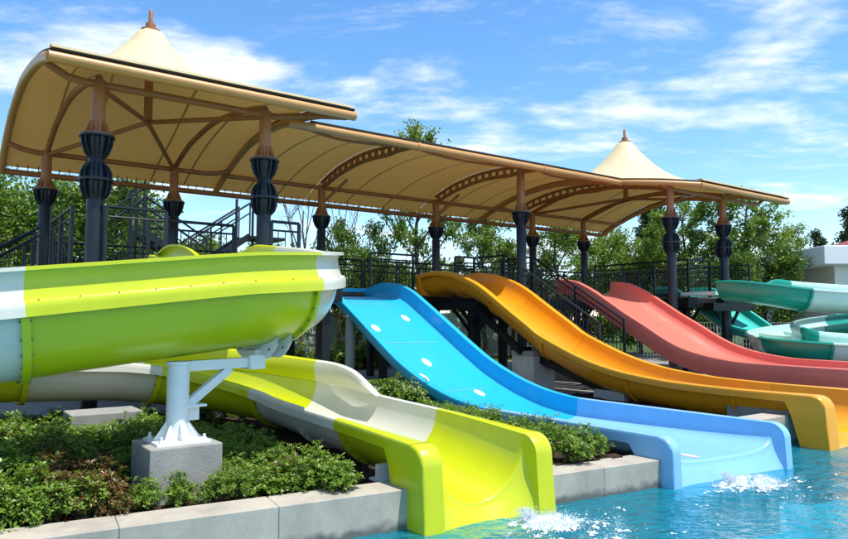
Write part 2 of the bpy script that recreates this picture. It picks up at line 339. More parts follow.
for k_, (s, t) in CS.items():
    p = {'F': proto_d, 'B': proto_s, 'M': proto_m}[k_[0]]
    o = p if p.name not in used else copy_tree(p)
    used.add(p.name); o.location = W(s, t, 0); o['label'] = clabel[k_]; o['group'] = GC

# ================================================================ canopies
zv = pchip([(-6.75, 5.42), (-5.65, 5.90), (-4.2, 6.28), (-2.8, 6.38), (-1.2, 6.22), (0, 5.99), (0.8, 5.77)])
zm = pchip([(-6.75, 5.42), (-5.65, 5.85), (-4.5, 6.12), (-3.3, 6.22), (-2.0, 6.15), (-0.9, 5.94)])
ze = pchip([(-6.75, 5.42), (-5.65, 5.85), (-4.5, 6.12), (-3.3, 6.22), (-2.0, 6.13), (-0.9, 5.95), (0, 5.87), (0.8, 5.77)])
cone = pchip([(0, 1.44), (0.2, 1.42), (0.42, 1.14), (0.68, 0.86), (1.0, 0.56), (1.45, 0.27), (2.0, 0.07), (2.5, 0.0), (9, 0)])
TB, TF, TM = -6.75, 0.8, -0.9
def lerp(a, b, u): return a + (b - a) * u
def pavilion(label, sl, sr, pk, colsx, bays):
    """sl(t), sr(t): left and right ends; pk: spire (s, t)"""
    root = thing('canopy', label, 'canopy', W(pk[0], pk[1], 5.4))
    N, K = 64, 64
    rows = []
    low = sl(0) > 5                     # this tent meets the long canopy at its own height
    def zb(s, t):
        if not low: return zv(t)
        u = min(1, max(0, (s - sl(t)) / 2.2)); u = u * u * (3 - 2 * u); return lerp(ze(t), zv(t), u)
    def zt(s, t): return zb(s, t) + cone(math.hypot(s - pk[0], (t - pk[1]) * 0.92))
    for i in range(N + 1):
        u = i / N; row = []
        for j in range(K + 1):
            t = lerp(TF, TB, j / K); s = lerp(sl(t), sr(t), u); row.append(W(s, t, zt(s, t) + 0.13 + 0.012 * noise.noise(Vector((s * 1.3, t * 0.8, 2.0)))))
        rows.append(row)
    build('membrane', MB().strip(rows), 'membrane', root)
    for u in (0.17, 0.34, 0.66, 0.83):
        ln_ = []
        for e in (-0.022, 0.022): ln_.append([W(lerp(sl(t), sr(t), u) + e, t, zt(lerp(sl(t), sr(t), u) + e, t) + 0.112) for t in [lerp(TF - 0.05, TB + 0.05, q / 48) for q in range(49)]])
        build('welded_seam', MB().strip(ln_), 'membrane_seam', root)
    # edge tubes
    for a_, b_, z_, r_ in ((sl(TF), sr(TF), zv(TF), 0.085), (sl(TB), sr(TB), zv(TB), 0.07)):
        t_ = TF if z_ > 5.6 else TB
        build('edge_tube', MB().tube([W(a_ - 0.03, t_, z_), W(b_ + 0.03, t_, z_)], r_, 14), 'tan_steel' if t_ == TF else 'brown_steel', root)
    fr = MB().bar(W(sl(TF), TF + 0.03, zv(TF) + 0.105), W(sr(TF), TF + 0.03, zv(TF) + 0.105), 0.06, 0.03); build('lacing_strip', fr, 'lacing', root, smooth=False)
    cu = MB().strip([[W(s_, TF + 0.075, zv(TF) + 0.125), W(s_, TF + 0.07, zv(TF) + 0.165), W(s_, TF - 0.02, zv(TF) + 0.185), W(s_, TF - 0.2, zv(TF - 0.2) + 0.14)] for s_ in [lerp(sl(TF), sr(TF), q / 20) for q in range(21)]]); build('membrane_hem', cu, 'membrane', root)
    for e in (sl, sr):
        build('end_arch', MB().tube([W(e(t), t, zb(e(t), t)) for t in [lerp(TF, TB, q / 28) for q in range(29)]], 0.08, 12), 'tan_steel', root)
        build('lacing_strip', MB().tube([W(e(t), t, zb(e(t), t) + 0.105) for t in [lerp(TF, TB, q / 28) for q in range(29)]], 0.022, 6), 'lacing', root)
    for s in colsx:       # inner arches from column to column
        build('inner_arch', MB().tube([W(s, t, zb(s, t) - 0.14) for t in [lerp(0, -5.65, q / 24) for q in range(25)]], 0.06, 10), 'brown_steel', root)
    for t_, z_ in ((0.0, 5.74), (-5.65, 5.72)):
        pp = [W(sl(t_) + 0.02, t_, zb(sl(t_), t_) - 0.05), W(sl(t_) + 0.35, t_, z_ + 0.03), W(sl(t_) + 0.6, t_, z_)]
        pp += [W(sr(t_) - 0.6, t_, z_), W(sr(t_) - 0.3, t_ - 0.0, z_ + 0.04), W(sr(t_) - 0.02, t_, zb(sr(t_), t_) - 0.05)] if t_ < -1 or low else [W(sr(t_) - 1.2, t_, z_), W(sr(t_) - 0.5, 0.35, zv(0.35) - 0.10), W(sr(t_) - 0.1, 0.72, zv(0.72) - 0.04)]
        build('purlin', MB().tube(pp, 0.06, 10), 'brown_steel', root)
    hub = W(pk[0], pk[1], 6.02)
    build('mast', MB().tube([hub - UZ * 0.05, hub + UZ * 1.8], 0.085, 12), 'brown_steel', root)
    for s in colsx:
        for t_ in (0, -5.65):
            a = W(s, t_, 5.70); build('strut', MB().tube([a, a.lerp(hub, 0.985)], 0.048, 10), 'brown_steel', root)
    pt = W(pk[0], pk[1], zv(pk[1]) + 1.44 + 0.13)
    fi = MB().lathe([(0.19, -0.03), (0.19, 0.02), (0.10, 0.03), (0.10, 0.15), (0.045, 0.155), (0.04, 0.42), (0.03, 0.44)], 16, pt); build('finial', fi, 'brown_steel', root)
    # lacing hooks along the back edge: short ties between membrane and tube
    tie = MB()
    for q in range(int((sr(TB) - sl(TB)) / 0.22)):
        s_ = sl(TB) + 0.1 + q * 0.22; tie.tube([W(s_, TB, zv(TB)), W(s_, TB + 0.12, zv(TB + 0.12) + 0.12)], 0.010, 5, False)
    tag(build('lacing_ties', tie, 'lacing', root), kind='stuff')
    return root
sL0 = lambda t: -0.8; sL1 = lambda t: 4.22
slR = pchip([(-6.75, 13.7), (-0.9, 14.15), (0.0, 14.75), (0.8, 15.5)]); sR1 = lambda t: 20.4
pavilion('cream tent canopy with spire and exposed arch above the lime slide top', sL0, sL1, (1.45, -2.8), (0.0, 2.82), 1)
pavilion('cream tent canopy with spire above the coral slide top', slR, sR1, (16.85, -2.8), (15.3, 18.0), 1)
# the long middle canopy
mid = thing('canopy', 'long low cream canopy spanning between the two spired tents', 'canopy', W(9, -3, 5.4))
stn = [4.18, 6.93, 11.0, 14.0]
def zmid(s, t):
    u = 0
    for i in range(3):
        if stn[i] <= s <= stn[i + 1]: u = (s - stn[i]) / (stn[i + 1] - stn[i])
    sag = 0.10 * math.sin(math.pi * u) * max(0, math.sin(math.pi * (t - TM) / (TB - TM)))
    return zm(t) - sag + 0.11
for i in range(3):
    rows = []
    for a in range(25):
        s = lerp(stn[i] + 0.004, stn[i + 1] - 0.004, a / 24); rows.append([W(s, lerp(TM, TB, b / 30), zmid(s, lerp(TM, TB, b / 30))) for b in range(31)])
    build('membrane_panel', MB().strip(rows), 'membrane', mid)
    for u in (0.33, 0.67):
        s_ = lerp(stn[i], stn[i + 1], u); ln_ = [[W(s_ + e, t, zmid(s_ + e, t) - 0.008) for t in [lerp(TM - 0.05, TB + 0.05, q / 40) for q in range(41)]] for e in (-0.022, 0.022)]
        build('welded_seam', MB().strip(ln_), 'membrane_seam', mid)
for i in range(3):
    a_, b_ = stn[i], stn[i + 1] + (0.12 if i == 2 else 0)
    build('edge_tube', MB().tube([W(a_ - (0.5 if i == 0 else 0), TM, 5.94), W(b_, TM, 5.94)], 0.085, 14), 'tan_steel', mid)
    build('edge_tube', MB().tube([W(a_, TB, 5.42), W(b_, TB, 5.42)], 0.07, 12), 'brown_steel', mid)
    build('tube_coupling', MB().tube([W(b_ - 0.05, TM, 5.94), W(b_ + 0.02, TM, 5.94)], 0.098, 14), 'tan_steel', mid)
    build('purlin', MB().tube([W(a_, -5.65, 5.72), W(b_, -5.65, 5.72)], 0.06, 10), 'brown_steel', mid)
    sg = MB().tube([W(lerp(a_, b_, q / 20), TM - 0.12 - 0.75 * math.sin(math.pi * q / 20) ** 0.8, zm(TM - 0.12 - 0.75 * math.sin(math.pi * q / 20) ** 0.8) - 0.02 - 0.05 * math.sin(math.pi * q / 20)) for q in range(21)], 0.035, 8)
    build('scallop_tube', sg, 'brown_steel', mid)
    build('lacing_strip', MB().bar(W(a_, TM + 0.02, 6.055), W(b_, TM + 0.02, 6.055), 0.05, 0.035), 'lacing', mid, smooth=False)
    tie = MB()
    for q in range(int((b_ - a_) / 0.22)):
        s_ = a_ + 0.1 + q * 0.22; tie.tube([W(s_, TB, 5.42), W(s_, TB + 0.12, zm(TB + 0.12) + 0.11)], 0.010, 5, False)
    tag(build('lacing_ties', tie, 'lacing', mid), kind='stuff')
for s in (6.93, 11.0, 14.6):       # ladder arches
    ts = [lerp(-1.05, -5.65, q / 30) for q in range(31)]
    f = zm if s < 14 else (lambda t: zm(t) - 0.05)
    build('arch_chord', MB().tube([W(s, t, f(t) + 0.03) for t in ts], 0.042, 8), 'brown_steel', mid)
    build('arch_chord', MB().tube([W(s, t, f(t) + 0.03 - 0.20 * min(1, (-0.85 - t) / 1.3)) for t in ts], 0.055, 8), 'brown_steel', mid)
    for t in ts[3:-1:2]:
        build('arch_web', MB().bar(W(s, t, f(t) + 0.03), W(s, t, f(t) + 0.03 - 0.20 * min(1, (-0.85 - t) / 1.3)), 0.03, 0.10), 'brown_steel', mid, smooth=False)
for s, t in ((6.93, -5.65), (11.0, -5.65)):
    build('brace', MB().tube([W(s, t, 5.25), W(s + 0.55, t + 0.5, zm(t + 0.5) - 0.05)], 0.045, 8), 'brown_steel', mid)
    build('brace', MB().tube([W(s, t, 5.25), W(s - 0.0, t - 0.9, 5.42)], 0.04, 8), 'brown_steel', mid)

# ================================================================ deck
DZ = 2.65
deck = thing('raised_deck', 'dark steel framed raised deck carrying the slide entries', 'deck', W(8, -4, GZ))
def platform(s0, s1, t0, t1):
    n = max(1, int((t1 - t0) / 0.16))
    for i in range(n):
        a = lerp(t0, t1, i / n); b = lerp(t0, t1, (i + 1) / n) - 0.008
        build('deck_plank', MB().box(W((s0 + s1) / 2, (a + b) / 2, DZ - 0.02), (s1 - s0) / 2, (b - a) / 2, 0.02), 'deck_board', deck, smooth=False)
    for (a, b, c, d) in ((s0, s1, t0 + 0.05, t0 + 0.05), (s0, s1, t1 - 0.05, t1 - 0.05)):
        build('edge_beam', MB().box(W((a + b) / 2, c, DZ - 0.185), (b - a) / 2 - 0.08, 0.05, 0.14), 'black_steel', deck, smooth=False)
    for c in (s0 + 0.05, s1 - 0.05):
        build('edge_beam', MB().box(W(c, (t0 + t1) / 2, DZ - 0.19), 0.05, (t1 - t0) / 2, 0.145), 'black_steel', deck, smooth=False)
    m_ = int((s1 - s0) / 1.2)
    for i in range(1, m_):
        build('joist', MB().box(W(lerp(s0, s1, i / m_), (t0 + t1) / 2, DZ - 0.12), 0.03, (t1 - t0) / 2 - 0.1, 0.07), 'black_steel', deck, smooth=False)
platform(-0.35, 4.3, -6.3, 0.30); platform(4.31, 16.2, -6.3, -3.75); platform(16.21, 20.0, -6.3, -0.15)
for s, t in ((4.6, -3.9), (4.6, -6.0), (5.2, -3.9), (7.9, -3.9), (8.8, -3.9), (11.0, -3.9), (12.2, -3.9), (15.6, -3.9), (16.6, -0.5), (18.9, -0.5), (8.8, -6.0), (13, -6.0), (4.05, 0.05)):
    build('deck_post', MB().box(W(s, t, (DZ - 0.3 + GZ) / 2 - 0.02), 0.085, 0.085, (DZ - 0.3 - GZ) / 2 + 0.04), 'black_steel', deck, smooth=False)
    for d in ((-1, 1) if s > 4.1 else ()):
        build('knee_brace', MB().bar(W(s, t, DZ - 1.1), W(s + d * 0.75, t, DZ - 0.30), 0.06, 0.09), 'black_steel', deck, smooth=False)
build('wide_beam', MB().box(W(18.0, 0.05, DZ - 0.30), 1.05, 0.16, 0.12), 'black_steel', deck, smooth=False)

# ================================================================ railings
RH = 1.12
def railing(label, a, b, group='dark steel railings of the deck', h=RH, sp=0.115, grid=False, ends=(1, 1), post_ext=0.0):
    """a, b = (s, t, z) at floor level"""
    A, B = W(*a), W(*b); d = B - A; L = Vector((d.x, d.y, 0)).length
    root = thing('railing', label, 'railing', A, group)
    build('top_rail', MB().tube([A + UZ * h, B + UZ * h], 0.028, 10), 'dark_steel', root)
    zs = [h - 0.16, 0.10] + ([h - 0.34] if grid else [])
    for z in zs: build('rail', MB().tube([A + UZ * z, B + UZ * z], 0.019, 8), 'dark_steel', root)
    n = max(1, round(L / 1.35))
    for i in range(n + 1):
        if (i == 0 and not ends[0]) or (i == n and not ends[1]): continue
        p = A.lerp(B, i / n); build('post', MB().box(p + UZ * (h / 2 - 0.03 - post_ext / 2), 0.027, 0.027, h / 2 + 0.025 + post_ext / 2), 'dark_steel', root, smooth=False)
    m = int(L / sp); first = None
    for i in range(1, m):
        p = A.lerp(B, i / m) - A
        if first is None:
            first = build('baluster', MB().tube([A + UZ * 0.10, A + UZ * (h - 0.16)], 0.0095, 6), 'dark_steel', root); first.location = p
        else:
            c = first.copy(); COL.objects.link(c); c.parent = root; c.location = p
    return root
railing('navy railing panel joined to the front corner column above the lime slide', (0.14, 0.12, DZ), (1.06, 0.12, DZ), sp=0.13)
railing('navy railing set back beside the lime slide entry', (1.06, -0.95, DZ), (2.62, -0.95, DZ), sp=0.13)
railing('short navy railing panel beside the overlap column', (2.95, 0.05, DZ), (3.5, 0.05, DZ), sp=0.13)
railing('navy side railing running back from the front corner column', (-0.28, -0.25, DZ), (-0.28, -2.4, DZ), sp=0.24)
railing('sloping navy handrail of the side stair going down', (-0.35, -3.25, DZ), (-3.6, -3.25, DZ - 2.1), sp=0.14, group='stair railings')
railing('second sloping navy handrail of the side stair', (-0.35, -4.25, DZ), (-3.6, -4.25, DZ - 2.1), sp=0.14, group='stair railings')
railing('long rear deck railing behind the lime slide top', (-0.3, -6.2, DZ), (4.3, -6.2, DZ), grid=True)
railing('rear deck railing behind the blue slide top', (4.4, -6.2, DZ), (8.6, -6.2, DZ), grid=True)
railing('rear deck railing behind the orange slide top', (8.7, -6.2, DZ), (12.2, -6.2, DZ), grid=True)
railing('rear deck railing behind the coral slide top', (12.3, -6.2, DZ), (16.2, -6.2, DZ), grid=True)
railing('rear deck railing behind the teal slide entry', (16.3, -6.2, DZ), (19.9, -6.2, DZ), grid=True)
railing('raised gate like railing panel between the blue and orange slide tops', (7.55, -4.0, DZ), (8.95, -4.0, DZ), grid=True)
railing('short railing panel between the orange slide top and the stair', (10.15, -3.6, DZ), (10.85, -3.6, DZ), grid=True)
railing('railing between the stair head and the coral slide top', (12.15, -3.85, DZ), (12.5, -3.85, DZ), grid=True)
railing('side railing running towards the pool beside the coral slide', (16.4, -3.8, DZ), (16.4, -0.25, DZ), grid=True)
railing('front railing between the coral slide and the teal slide entry', (16.4, -0.25, DZ), (17.55, -0.25, DZ), grid=True)
railing('end railing beyond the teal slide entry', (19.95, -0.3, DZ), (19.95, -6.1, DZ), grid=True)

# ================================================================ stairs by the orange slide
st = thing('staircase', 'dark steel stair going down beside the orange slide', 'stairs', W(11.5, 1.5, GZ))
nst = 14
for i in range(nst):
    t = -2.3 + 0.29 * i; z = DZ - 0.165 * i
    build('tread', MB().box(W(11.5, t, z - 0.02), 0.52, 0.15, 0.02), 'black_steel', st, smooth=False)
for s in (10.94, 12.06):
    build('stringer', MB().bar(W(s, -2.4, DZ - 0.12), W(s, -2.3 + 0.29 * nst, DZ - 0.12 - 0.165 * nst + 0.04), 0.06, 0.24), 'black_steel', st, smooth=False)
build('landing', MB().box(W(11.5, -3.05, DZ - 0.06), 0.58, 0.66, 0.05), 'black_steel', st, smooth=False)
for s in (10.94, 12.06): build('landing_post', MB().box(W(s, -2.5, (DZ + GZ) / 2 - 0.12), 0.06, 0.06, (DZ - GZ) / 2 - 0.0), 'black_steel', st, smooth=False)
slp = 0.165 / 0.29
railing('sloping stair handrail right beside the orange slide', (10.94, -2.4, DZ), (10.94, 0.9, DZ - 3.3 * slp), sp=0.12, group='stair railings')
railing('sloping stair handrail beside the coral slide', (12.06, -2.4, DZ), (12.06, 0.75, DZ - 3.15 * slp), sp=0.12, group='stair railings', post_ext=0.12)
railing('level railing at the head of the stair', (12.06, -3.7, DZ), (12.06, -2.42, DZ), sp=0.12)
railing('level railing at the stair head beside the orange slide', (10.94, -3.7, DZ), (10.94, -2.42, DZ), sp=0.12)

# zigzag stair of the taller tower behind the lime slide
tw = thing('staircase', 'zigzag steel stair with tall posts rising behind the rear railing', 'stairs', W(2.2, -8.4, GZ))
def flight(a, b):
    A, B = W(*a), W(*b)
    for dt in (0, -0.9):
        e = UT * dt
        build('handrail', MB().tube([A + e + UZ * 1.0, B + e + UZ * 1.0], 0.03, 8), 'dark_steel', tw); build('handrail', MB().tube([A + e + UZ * 0.7, B + e + UZ * 0.7], 0.022, 8), 'dark_steel', tw)
        build('stringer', MB().bar(A + e, B + e, 0.05, 0.18), 'dark_steel', tw, smooth=False)
        for u in (0, 0.5, 1):
            p = A.lerp(B, u) + e; build('post', MB().tube([p, p + UZ * 1.0], 0.025, 8), 'dark_steel', tw)
    m_ = 8
    for i in range(m_): build('tread', MB().box(A.lerp(B, (i + 0.5) / m_) - UT * 0.45, 0.13, 0.44, 0.015), 'dark_steel', tw, smooth=False)
flight((2.75, -8.0, 4.36), (4.45, -8.0, 3.3)); flight((4.0, -8.0, 3.25), (5.75, -8.0, 4.48))
for s, t, z in ((2.70, -8.0, 5.88), (2.34, -8.0, 5.5), (2.70, -8.9, 5.8), (5.33, -8.0, 5.56), (6.2, -8.9, 5.4)):
    build('tall_post', MB().tube([W(s, t, GZ - 0.05), W(s, t, z)], 0.04, 8), 'dark_steel', tw)
for dz in (0, -0.3): build('handrail', MB().tube([W(1.9, -8.0, 4.95 + dz), W(2.7, -8.0, 5.62 + dz)], 0.03, 8), 'dark_steel', tw)
build('landing', MB().box(W(6.3, -8.45, 4.45), 0.6, 0.5, 0.04), 'dark_steel', tw, smooth=False)

# ================================================================ slides
def top_profile(Wd, ri, dp, sk, p=2.0, n=26):
    pts = [(-Wd, -sk), (-Wd, -sk * 0.5), (-Wd, -0.035), (-Wd + 0.010, -0.010), (-Wd + 0.035, 0.0), (-ri - 0.03, 0.0), (-ri - 0.006, -0.008)]
    for i in range(n + 1):
        a = math.pi * (0.03 + 0.94 * i / n); c, s = math.cos(a), math.sin(a)
        pts.append((-ri * math.copysign(abs(c) ** (2 / p), c), -dp * abs(s) ** (2 / p) - 0.0))
    return pts + [(-a, b) for a, b in pts[:7][::-1]]
def offset(pts, th):
    out = []; n = len(pts)
    for i in range(n):
        a, b = pts[max(i - 1, 0)], pts[min(i + 1, n - 1)]; dx, dy = b[0] - a[0], b[1] - a[1]; L = math.hypot(dx, dy) or 1
        out.append((pts[i][0] + dy / L * th, pts[i][1] - dx / L * th))
    return out
def frames(path, vertical=False):
    fr = []
    for i, p in enumerate(path):
        d = (path[min(i + 1, len(path) - 1)] - path[max(i - 1, 0)]).normalized(); r = Vector((d.y, -d.x, 0)).normalized(); u = r.cross(d)
        fr.append((p, r, UZ if vertical else u, d))
    return fr
def sweep(mb, frs, secs, th=0.02, caps=(True, True), skew=None):
    rows = []; skew = skew or [0.0] * len(secs)
    for (p, r, u, d), top, sk_ in zip(frs, secs, skew):
        un = offset(top, th); rows.append([p + r * a + u * b - d * (a * sk_) for a, b in top] + [p + r * a + u * b - d * (a * sk_) for a, b in un[::-1]])
    n = len(rows[0]); k0 = len(mb.v)
    vs = [q for r in rows for q in r]; fs = []
    for i in range(len(rows) - 1):
        for k in range(n):
            k2 = (k + 1) % n; fs.append((i * n + k, (i + 1) * n + k, (i + 1) * n + k2, i * n + k2))
    h = n // 2
    for e, i in ((0, 0), (1, len(rows) - 1)):
        if not caps[e]: continue
        for k in range(h - 1):
            q = (i * n + k, i * n + k + 1, i * n + n - 2 - k, i * n + n - 1 - k); fs.append(q if e == 0 else q[::-1])
    mb.add(vs, fs); return mb
def joint_ring(fr, prof, parent, m, th=0.045, ln=0.032, bolts=True):
    p, r, u, d = fr; inner = [q for q in prof if abs(q[0]) < abs(prof[0][0]) - 0.03 and q[1] < -0.03]
    i0 = offset(inner, 0.018); o = offset(inner, 0.018 + th); rows = []
    for e in (-ln, ln):
        rows.append([p + d * e + r * a + u * b for a, b in i0]); rows.append([p + d * e + r * a + u * b for a, b in o])
    A, B, C, D = rows; mb = MB().strip([A, B, D, C, A]); ring = build('joint_flange', mb, m, parent, ang=30)
    if bolts:
        bm = MB(); md = offset(inner, 0.018 + th * 0.55)
        for k in range(1, len(md) - 1, 2):
            a, b = md[k]; c = p + r * a + u * b; bm.tube([c - d * (ln + 0.014), c + d * (ln + 0.014)], 0.011, 6)
        tag(build('bolts', bm, 'bolt_metal', ring), kind='stuff')
def guard_part(root, frs, side, base_a, hts, m, name='splash_guard'):
    mb = MB(); rows = []
    for (p, r, u, d), h in zip(frs, hts):
        h = max(h, 0.004); sg = side
        q = [(base_a, 0.0), (base_a - 0.035, h * 0.35), (base_a - 0.045, h * 0.7), (base_a - 0.02, h * 0.93), (base_a + 0.03, h), (base_a + 0.05, h * 0.985), (base_a + 0.05, h * 0.985 - min(0.03, h * .4)),
             (base_a + 0.03, h * 0.985 - min(0.022, h * .3)), (base_a + 0.0, h * 0.92), (base_a - 0.022, h * 0.7), (base_a - 0.012, h * 0.35), (base_a + 0.022, 0.0)]
        rows.append([p + r * (sg * a) + UZ * b for a, b in q])
    if side > 0: rows = rows[::-1]
    mb.strip(rows, True)
    n = len(rows[0]); k = (len(rows) - 1) * n
    mb.f.append(tuple(range(n))); mb.f.append(tuple(k + i for i in range(n - 1, -1, -1)))
    return build(name, mb, m, root)

SKEW = 0.10      # the moulded ends follow the pool edge, which is not quite square to the slides
def straight_slide(name, label, s0, s1, prof, t_end, cuts, mats, ri, dp, sk, p=2.0, th=0.02, lip_fwd=0.30, flange_mat=None, ring_ts=(), z_in=None, r_top=0.24, r_bot=0.07, end_in=0.10, p_end=None):
    """a slide running straight towards the pool; prof gives rail height over t; ends in a moulded lip in the water"""
    sc = (s0 + s1) / 2; Wd = (s1 - s0) / 2; f = pchip(prof); root = thing(name, label, 'water slide', W(sc, t_end, 0))
    def sk_at(t):
        u = min(1, max(0, (t - (t_end - 0.42)) / 0.24)); return lerp(sk, f(t) + 0.12, u)
    for i in range(len(cuts) - 1):
        a, b = cuts[i], cuts[i + 1]; n = max(4, int((b - a) / 0.09)); last = i == len(cuts) - 2
        ts = [lerp(a, b, q / n) for q in range(n + 1)]
        pts = [W(sc, t, f(t)) for t in [a - 0.05] + ts + [b + 0.05]]
        fr = frames(pts)[1:-1]
        rie = lambda t: ri - (end_in * min(1, max(0, (t - (t_end - 1.3)) / 1.2)) if last else 0)
        secs = [top_profile(Wd, rie(t), dp, sk_at(t) if last else sk, lerp(p, p_end or p, (t - a) / (b - a)) if last else p) for t in ts]
        mb = sweep(MB(), fr, secs, th, (True, not last), [SKEW * (q / n) ** 2 for q in range(n + 1)] if last else None)
        o = build('slide_section', mb, mats[i], root, ang=40)
        if last:
            p0, r, u, d = fr[-1]; top = secs[-1]; z0 = p0.z; rows = []
            J = 16
            for j in range(J + 1):
                row = []
                for a_, b_ in top:
                    z = z0 + b_; zb = -0.12; drop = z - zb; v = min(1.0, max(0.0, (b_ + 0.14) / 0.14)); rad = min(lerp(r_bot, r_top, v * v * (3 - 2 * v)), drop * 0.8)
                    if abs(a_) >= Wd - 1e-4 and b_ < -0.05: rad = 0.0
                    fw = lip_fwd * (0.45 + 0.55 * 1)
                    if j <= 9:
                        w_ = j / 9 * math.pi / 2; dt = rad * math.sin(w_); dz = rad * (1 - math.cos(w_)); q_ = (dt, -dz)
                    else:
                        w_ = (j - 9) / (J - 9); q_ = (rad + (lip_fwd - rad) * w_ * 1.0, -(rad + (drop - rad) * w_))
                    if rad == 0.0: # outer plate: slides along with the rail edge
                        vv = j / J; q_ = (lip_fwd * vv, 0.0 if True else 0)
                        zt_ = z0 - 0.035; 
                        row.append((a_, q_[0], z, True)); continue
                    row.append((a_, q_[0], z + q_[1], False))
                # outer plate points: interpolate between rail edge point (index 2) and the bottom
                e = row[2]
                for idx, ref in ((0, 2), (1, 2), (len(row) - 1, len(row) - 3), (len(row) - 2, len(row) - 3)):
                    er = row[ref]; bottom = idx in (0, len(row) - 1)
                    zz = -0.12 if bottom else lerp(-0.12, er[2], 0.5)
                    row[idx] = (row[idx][0], er[1], min(zz, er[2]), True)
                rows.append([p0 + r * q[0] + Vector((d.x, d.y, 0)).normalized() * (q[1] - q[0] * SKEW) + UZ * (q[2] - z0) + (u - UZ) * tb[1] for q, tb in zip(row, top)])
            build('slide_lip', MB().strip([rw[::-1] for rw in rows][::-1]), mats[i], root, ang=50)
    for t in ring_ts:
        fr = frames([W(sc, t - 0.05, f(t - 0.05)), W(sc, t, f(t)), W(sc, t + 0.05, f(t + 0.05))])[1]
        joint_ring(fr, top_profile(Wd, ri, dp, sk, p), root, flange_mat or mats[0], bolts=True)
    return root, f, sc
# --- blue wide slide
blue_prof = [(-3.85, 2.75), (-3.0, 2.90), (-2.35, 2.86), (-1.78, 2.70), (-1.18, 2.40), (-0.46, 2.01), (0.10, 1.70), (0.6, 1.43), (1.05, 1.20), (1.6, 0.98), (2.14, 0.81), (2.8, 0.67), (3.5, 0.605), (4.3, 0.60), (7.2, 0.595)]
blue, fb, bsc = straight_slide('water_slide', 'wide flat azure blue slide with paler blue end in the pool', 5.07, 7.40, blue_prof, 6.76, [-3.85, -1.7, -0.1, 1.6, 3.45, 6.76], ['azure'] * 4 + ['pale_blue'], 1.02, 0.36, 0.15, p=8, lip_fwd=0.22, ring_ts=(), r_bot=0.04, r_top=0.2, end_in=0.0, p_end=4.0)
def blue_floor(s, t, dep=0.352):
    d3 = (W(s, t + 0.03, fb(t + 0.03)) - W(s, t - 0.03, fb(t - 0.03))).normalized(); up = US.cross(d3); up = up if up.z > 0 else -up
    return W(s, t, fb(t)) - up * dep
def disc_on_blue(s, t, ra=0.12, rb=0.12, nm='white_spot', m_='decal_white'):
    n = 24; vs = [blue_floor(s, t)] + [blue_floor(s + ra * math.cos(2 * math.pi * k / n), t + rb * math.sin(2 * math.pi * k / n)) for k in range(n)]
    lo = [v - UZ * 0.012 for v in vs[1:]]
    mb = MB().add(vs + lo, [(0, k + 1, (k + 1) % n + 1) for k in range(n)] + [(k + 1, n + 1 + k, n + 1 + (k + 1) % n, (k + 1) % n + 1) for k in range(n)])
    build(nm, mb, m_, blue, ang=30)
for s, t in ((5.74, -0.64), (6.78, -1.04), (6.18, 0.60), (5.74, 1.08), (6.54, 1.76)): disc_on_blue(s, t, 0.085, 0.13)
disc_on_blue(5.92, 6.50, 0.06, 0.14, 'worn_decal', 'decal_pink')
for t in (-1.7, -0.1, 1.6):
    vs = [blue_floor(lerp(5.30, 7.17, i / 12), t + e, 0.356) for e in (-0.006, 0.006) for i in range(13)]
    build('seam', MB().add(vs, [(i, i + 1, i + 14, i + 13) for i in range(12)]), 'pale_blue', blue)
build('top_rim', MB().bar(W(5.07, -3.85, 2.74), W(7.40, -3.85, 2.74), 0.05, 0.10), 'azure', blue, smooth=False)
for s, t in ((5.16, -0.9), (6.95, 0.0), (5.55, 2.0), (6.95, 2.0)):
    z = fb(t) - (0.72 if t < 1 else 0.60)
    if s < 5.3: z = fb(t) - 0.32
    post = build('support_post', MB().lathe([(0.10, 0), (0.10, z - GZ + 0.12), (0.15, z - GZ + 0.13), (0.15, z - GZ + 0.17)], 18, W(s, t, GZ - 0.03)), 'grey_steel', blue)
# --- orange slide
or_prof = [(-4.05, 3.22), (-3.3, 3.30), (-2.5, 3.22), (-1.7, 2.985), (-1.28, 2.80), (-0.65, 2.44), (-0.28, 2.22), (0.42, 1.815), (0.62, 1.69), (1.25, 1.43), (1.9, 1.20), (2.58, 1.025), (3.2, 0.925), (4.3, 0.835), (5.6, 0.81), (7, 0.81)]
orange, fo, osc = straight_slide('water_slide', 'glossy orange half pipe slide between the blue and coral slides', 9.07, 10.75, or_prof, 6.66, [-4.05, -2.55, -1.0, 0.75, 3.0, 5.2, 6.66], ['orange'] * 6, 0.67, 0.62, 0.13, p=2.2, lip_fwd=0.26, r_bot=0.04, r_top=0.2, ring_ts=(-2.55, -1.0, 0.75, 3.0, 5.2), flange_mat='orange')
build('entry_wall', MB().strip([[W(lerp(9.1, 10.7, i / 10), -4.05 - 0.25 * math.sin(math.pi * i / 10), z) for i in range(11)] for z in (2.6, 2.95, 3.25)]), 'orange', orange)
def inner_seam(root, f, sc, Wd, ri, dp, p, t, m):
    pts = [q for q in top_profile(Wd, ri - 0.004, dp - 0.004, 0.1, p)][4:-4]
    p_, r_, u_, d_ = frames([W(sc, t - 0.05, f(t - 0.05)), W(sc, t, f(t)), W(sc, t + 0.05, f(t + 0.05))])[1]
    build('seam', MB().strip([[p_ + d_ * e + r_ * a + u_ * (b + 0.003) for a, b in pts] for e in (-0.006, 0.006)]), m, root)
for t in (-2.55, -1.0, 0.75, 3.0, 5.2): inner_seam(orange, fo, osc, 0.84, 0.67, 0.62, 2.2, t, 'orange_seam')
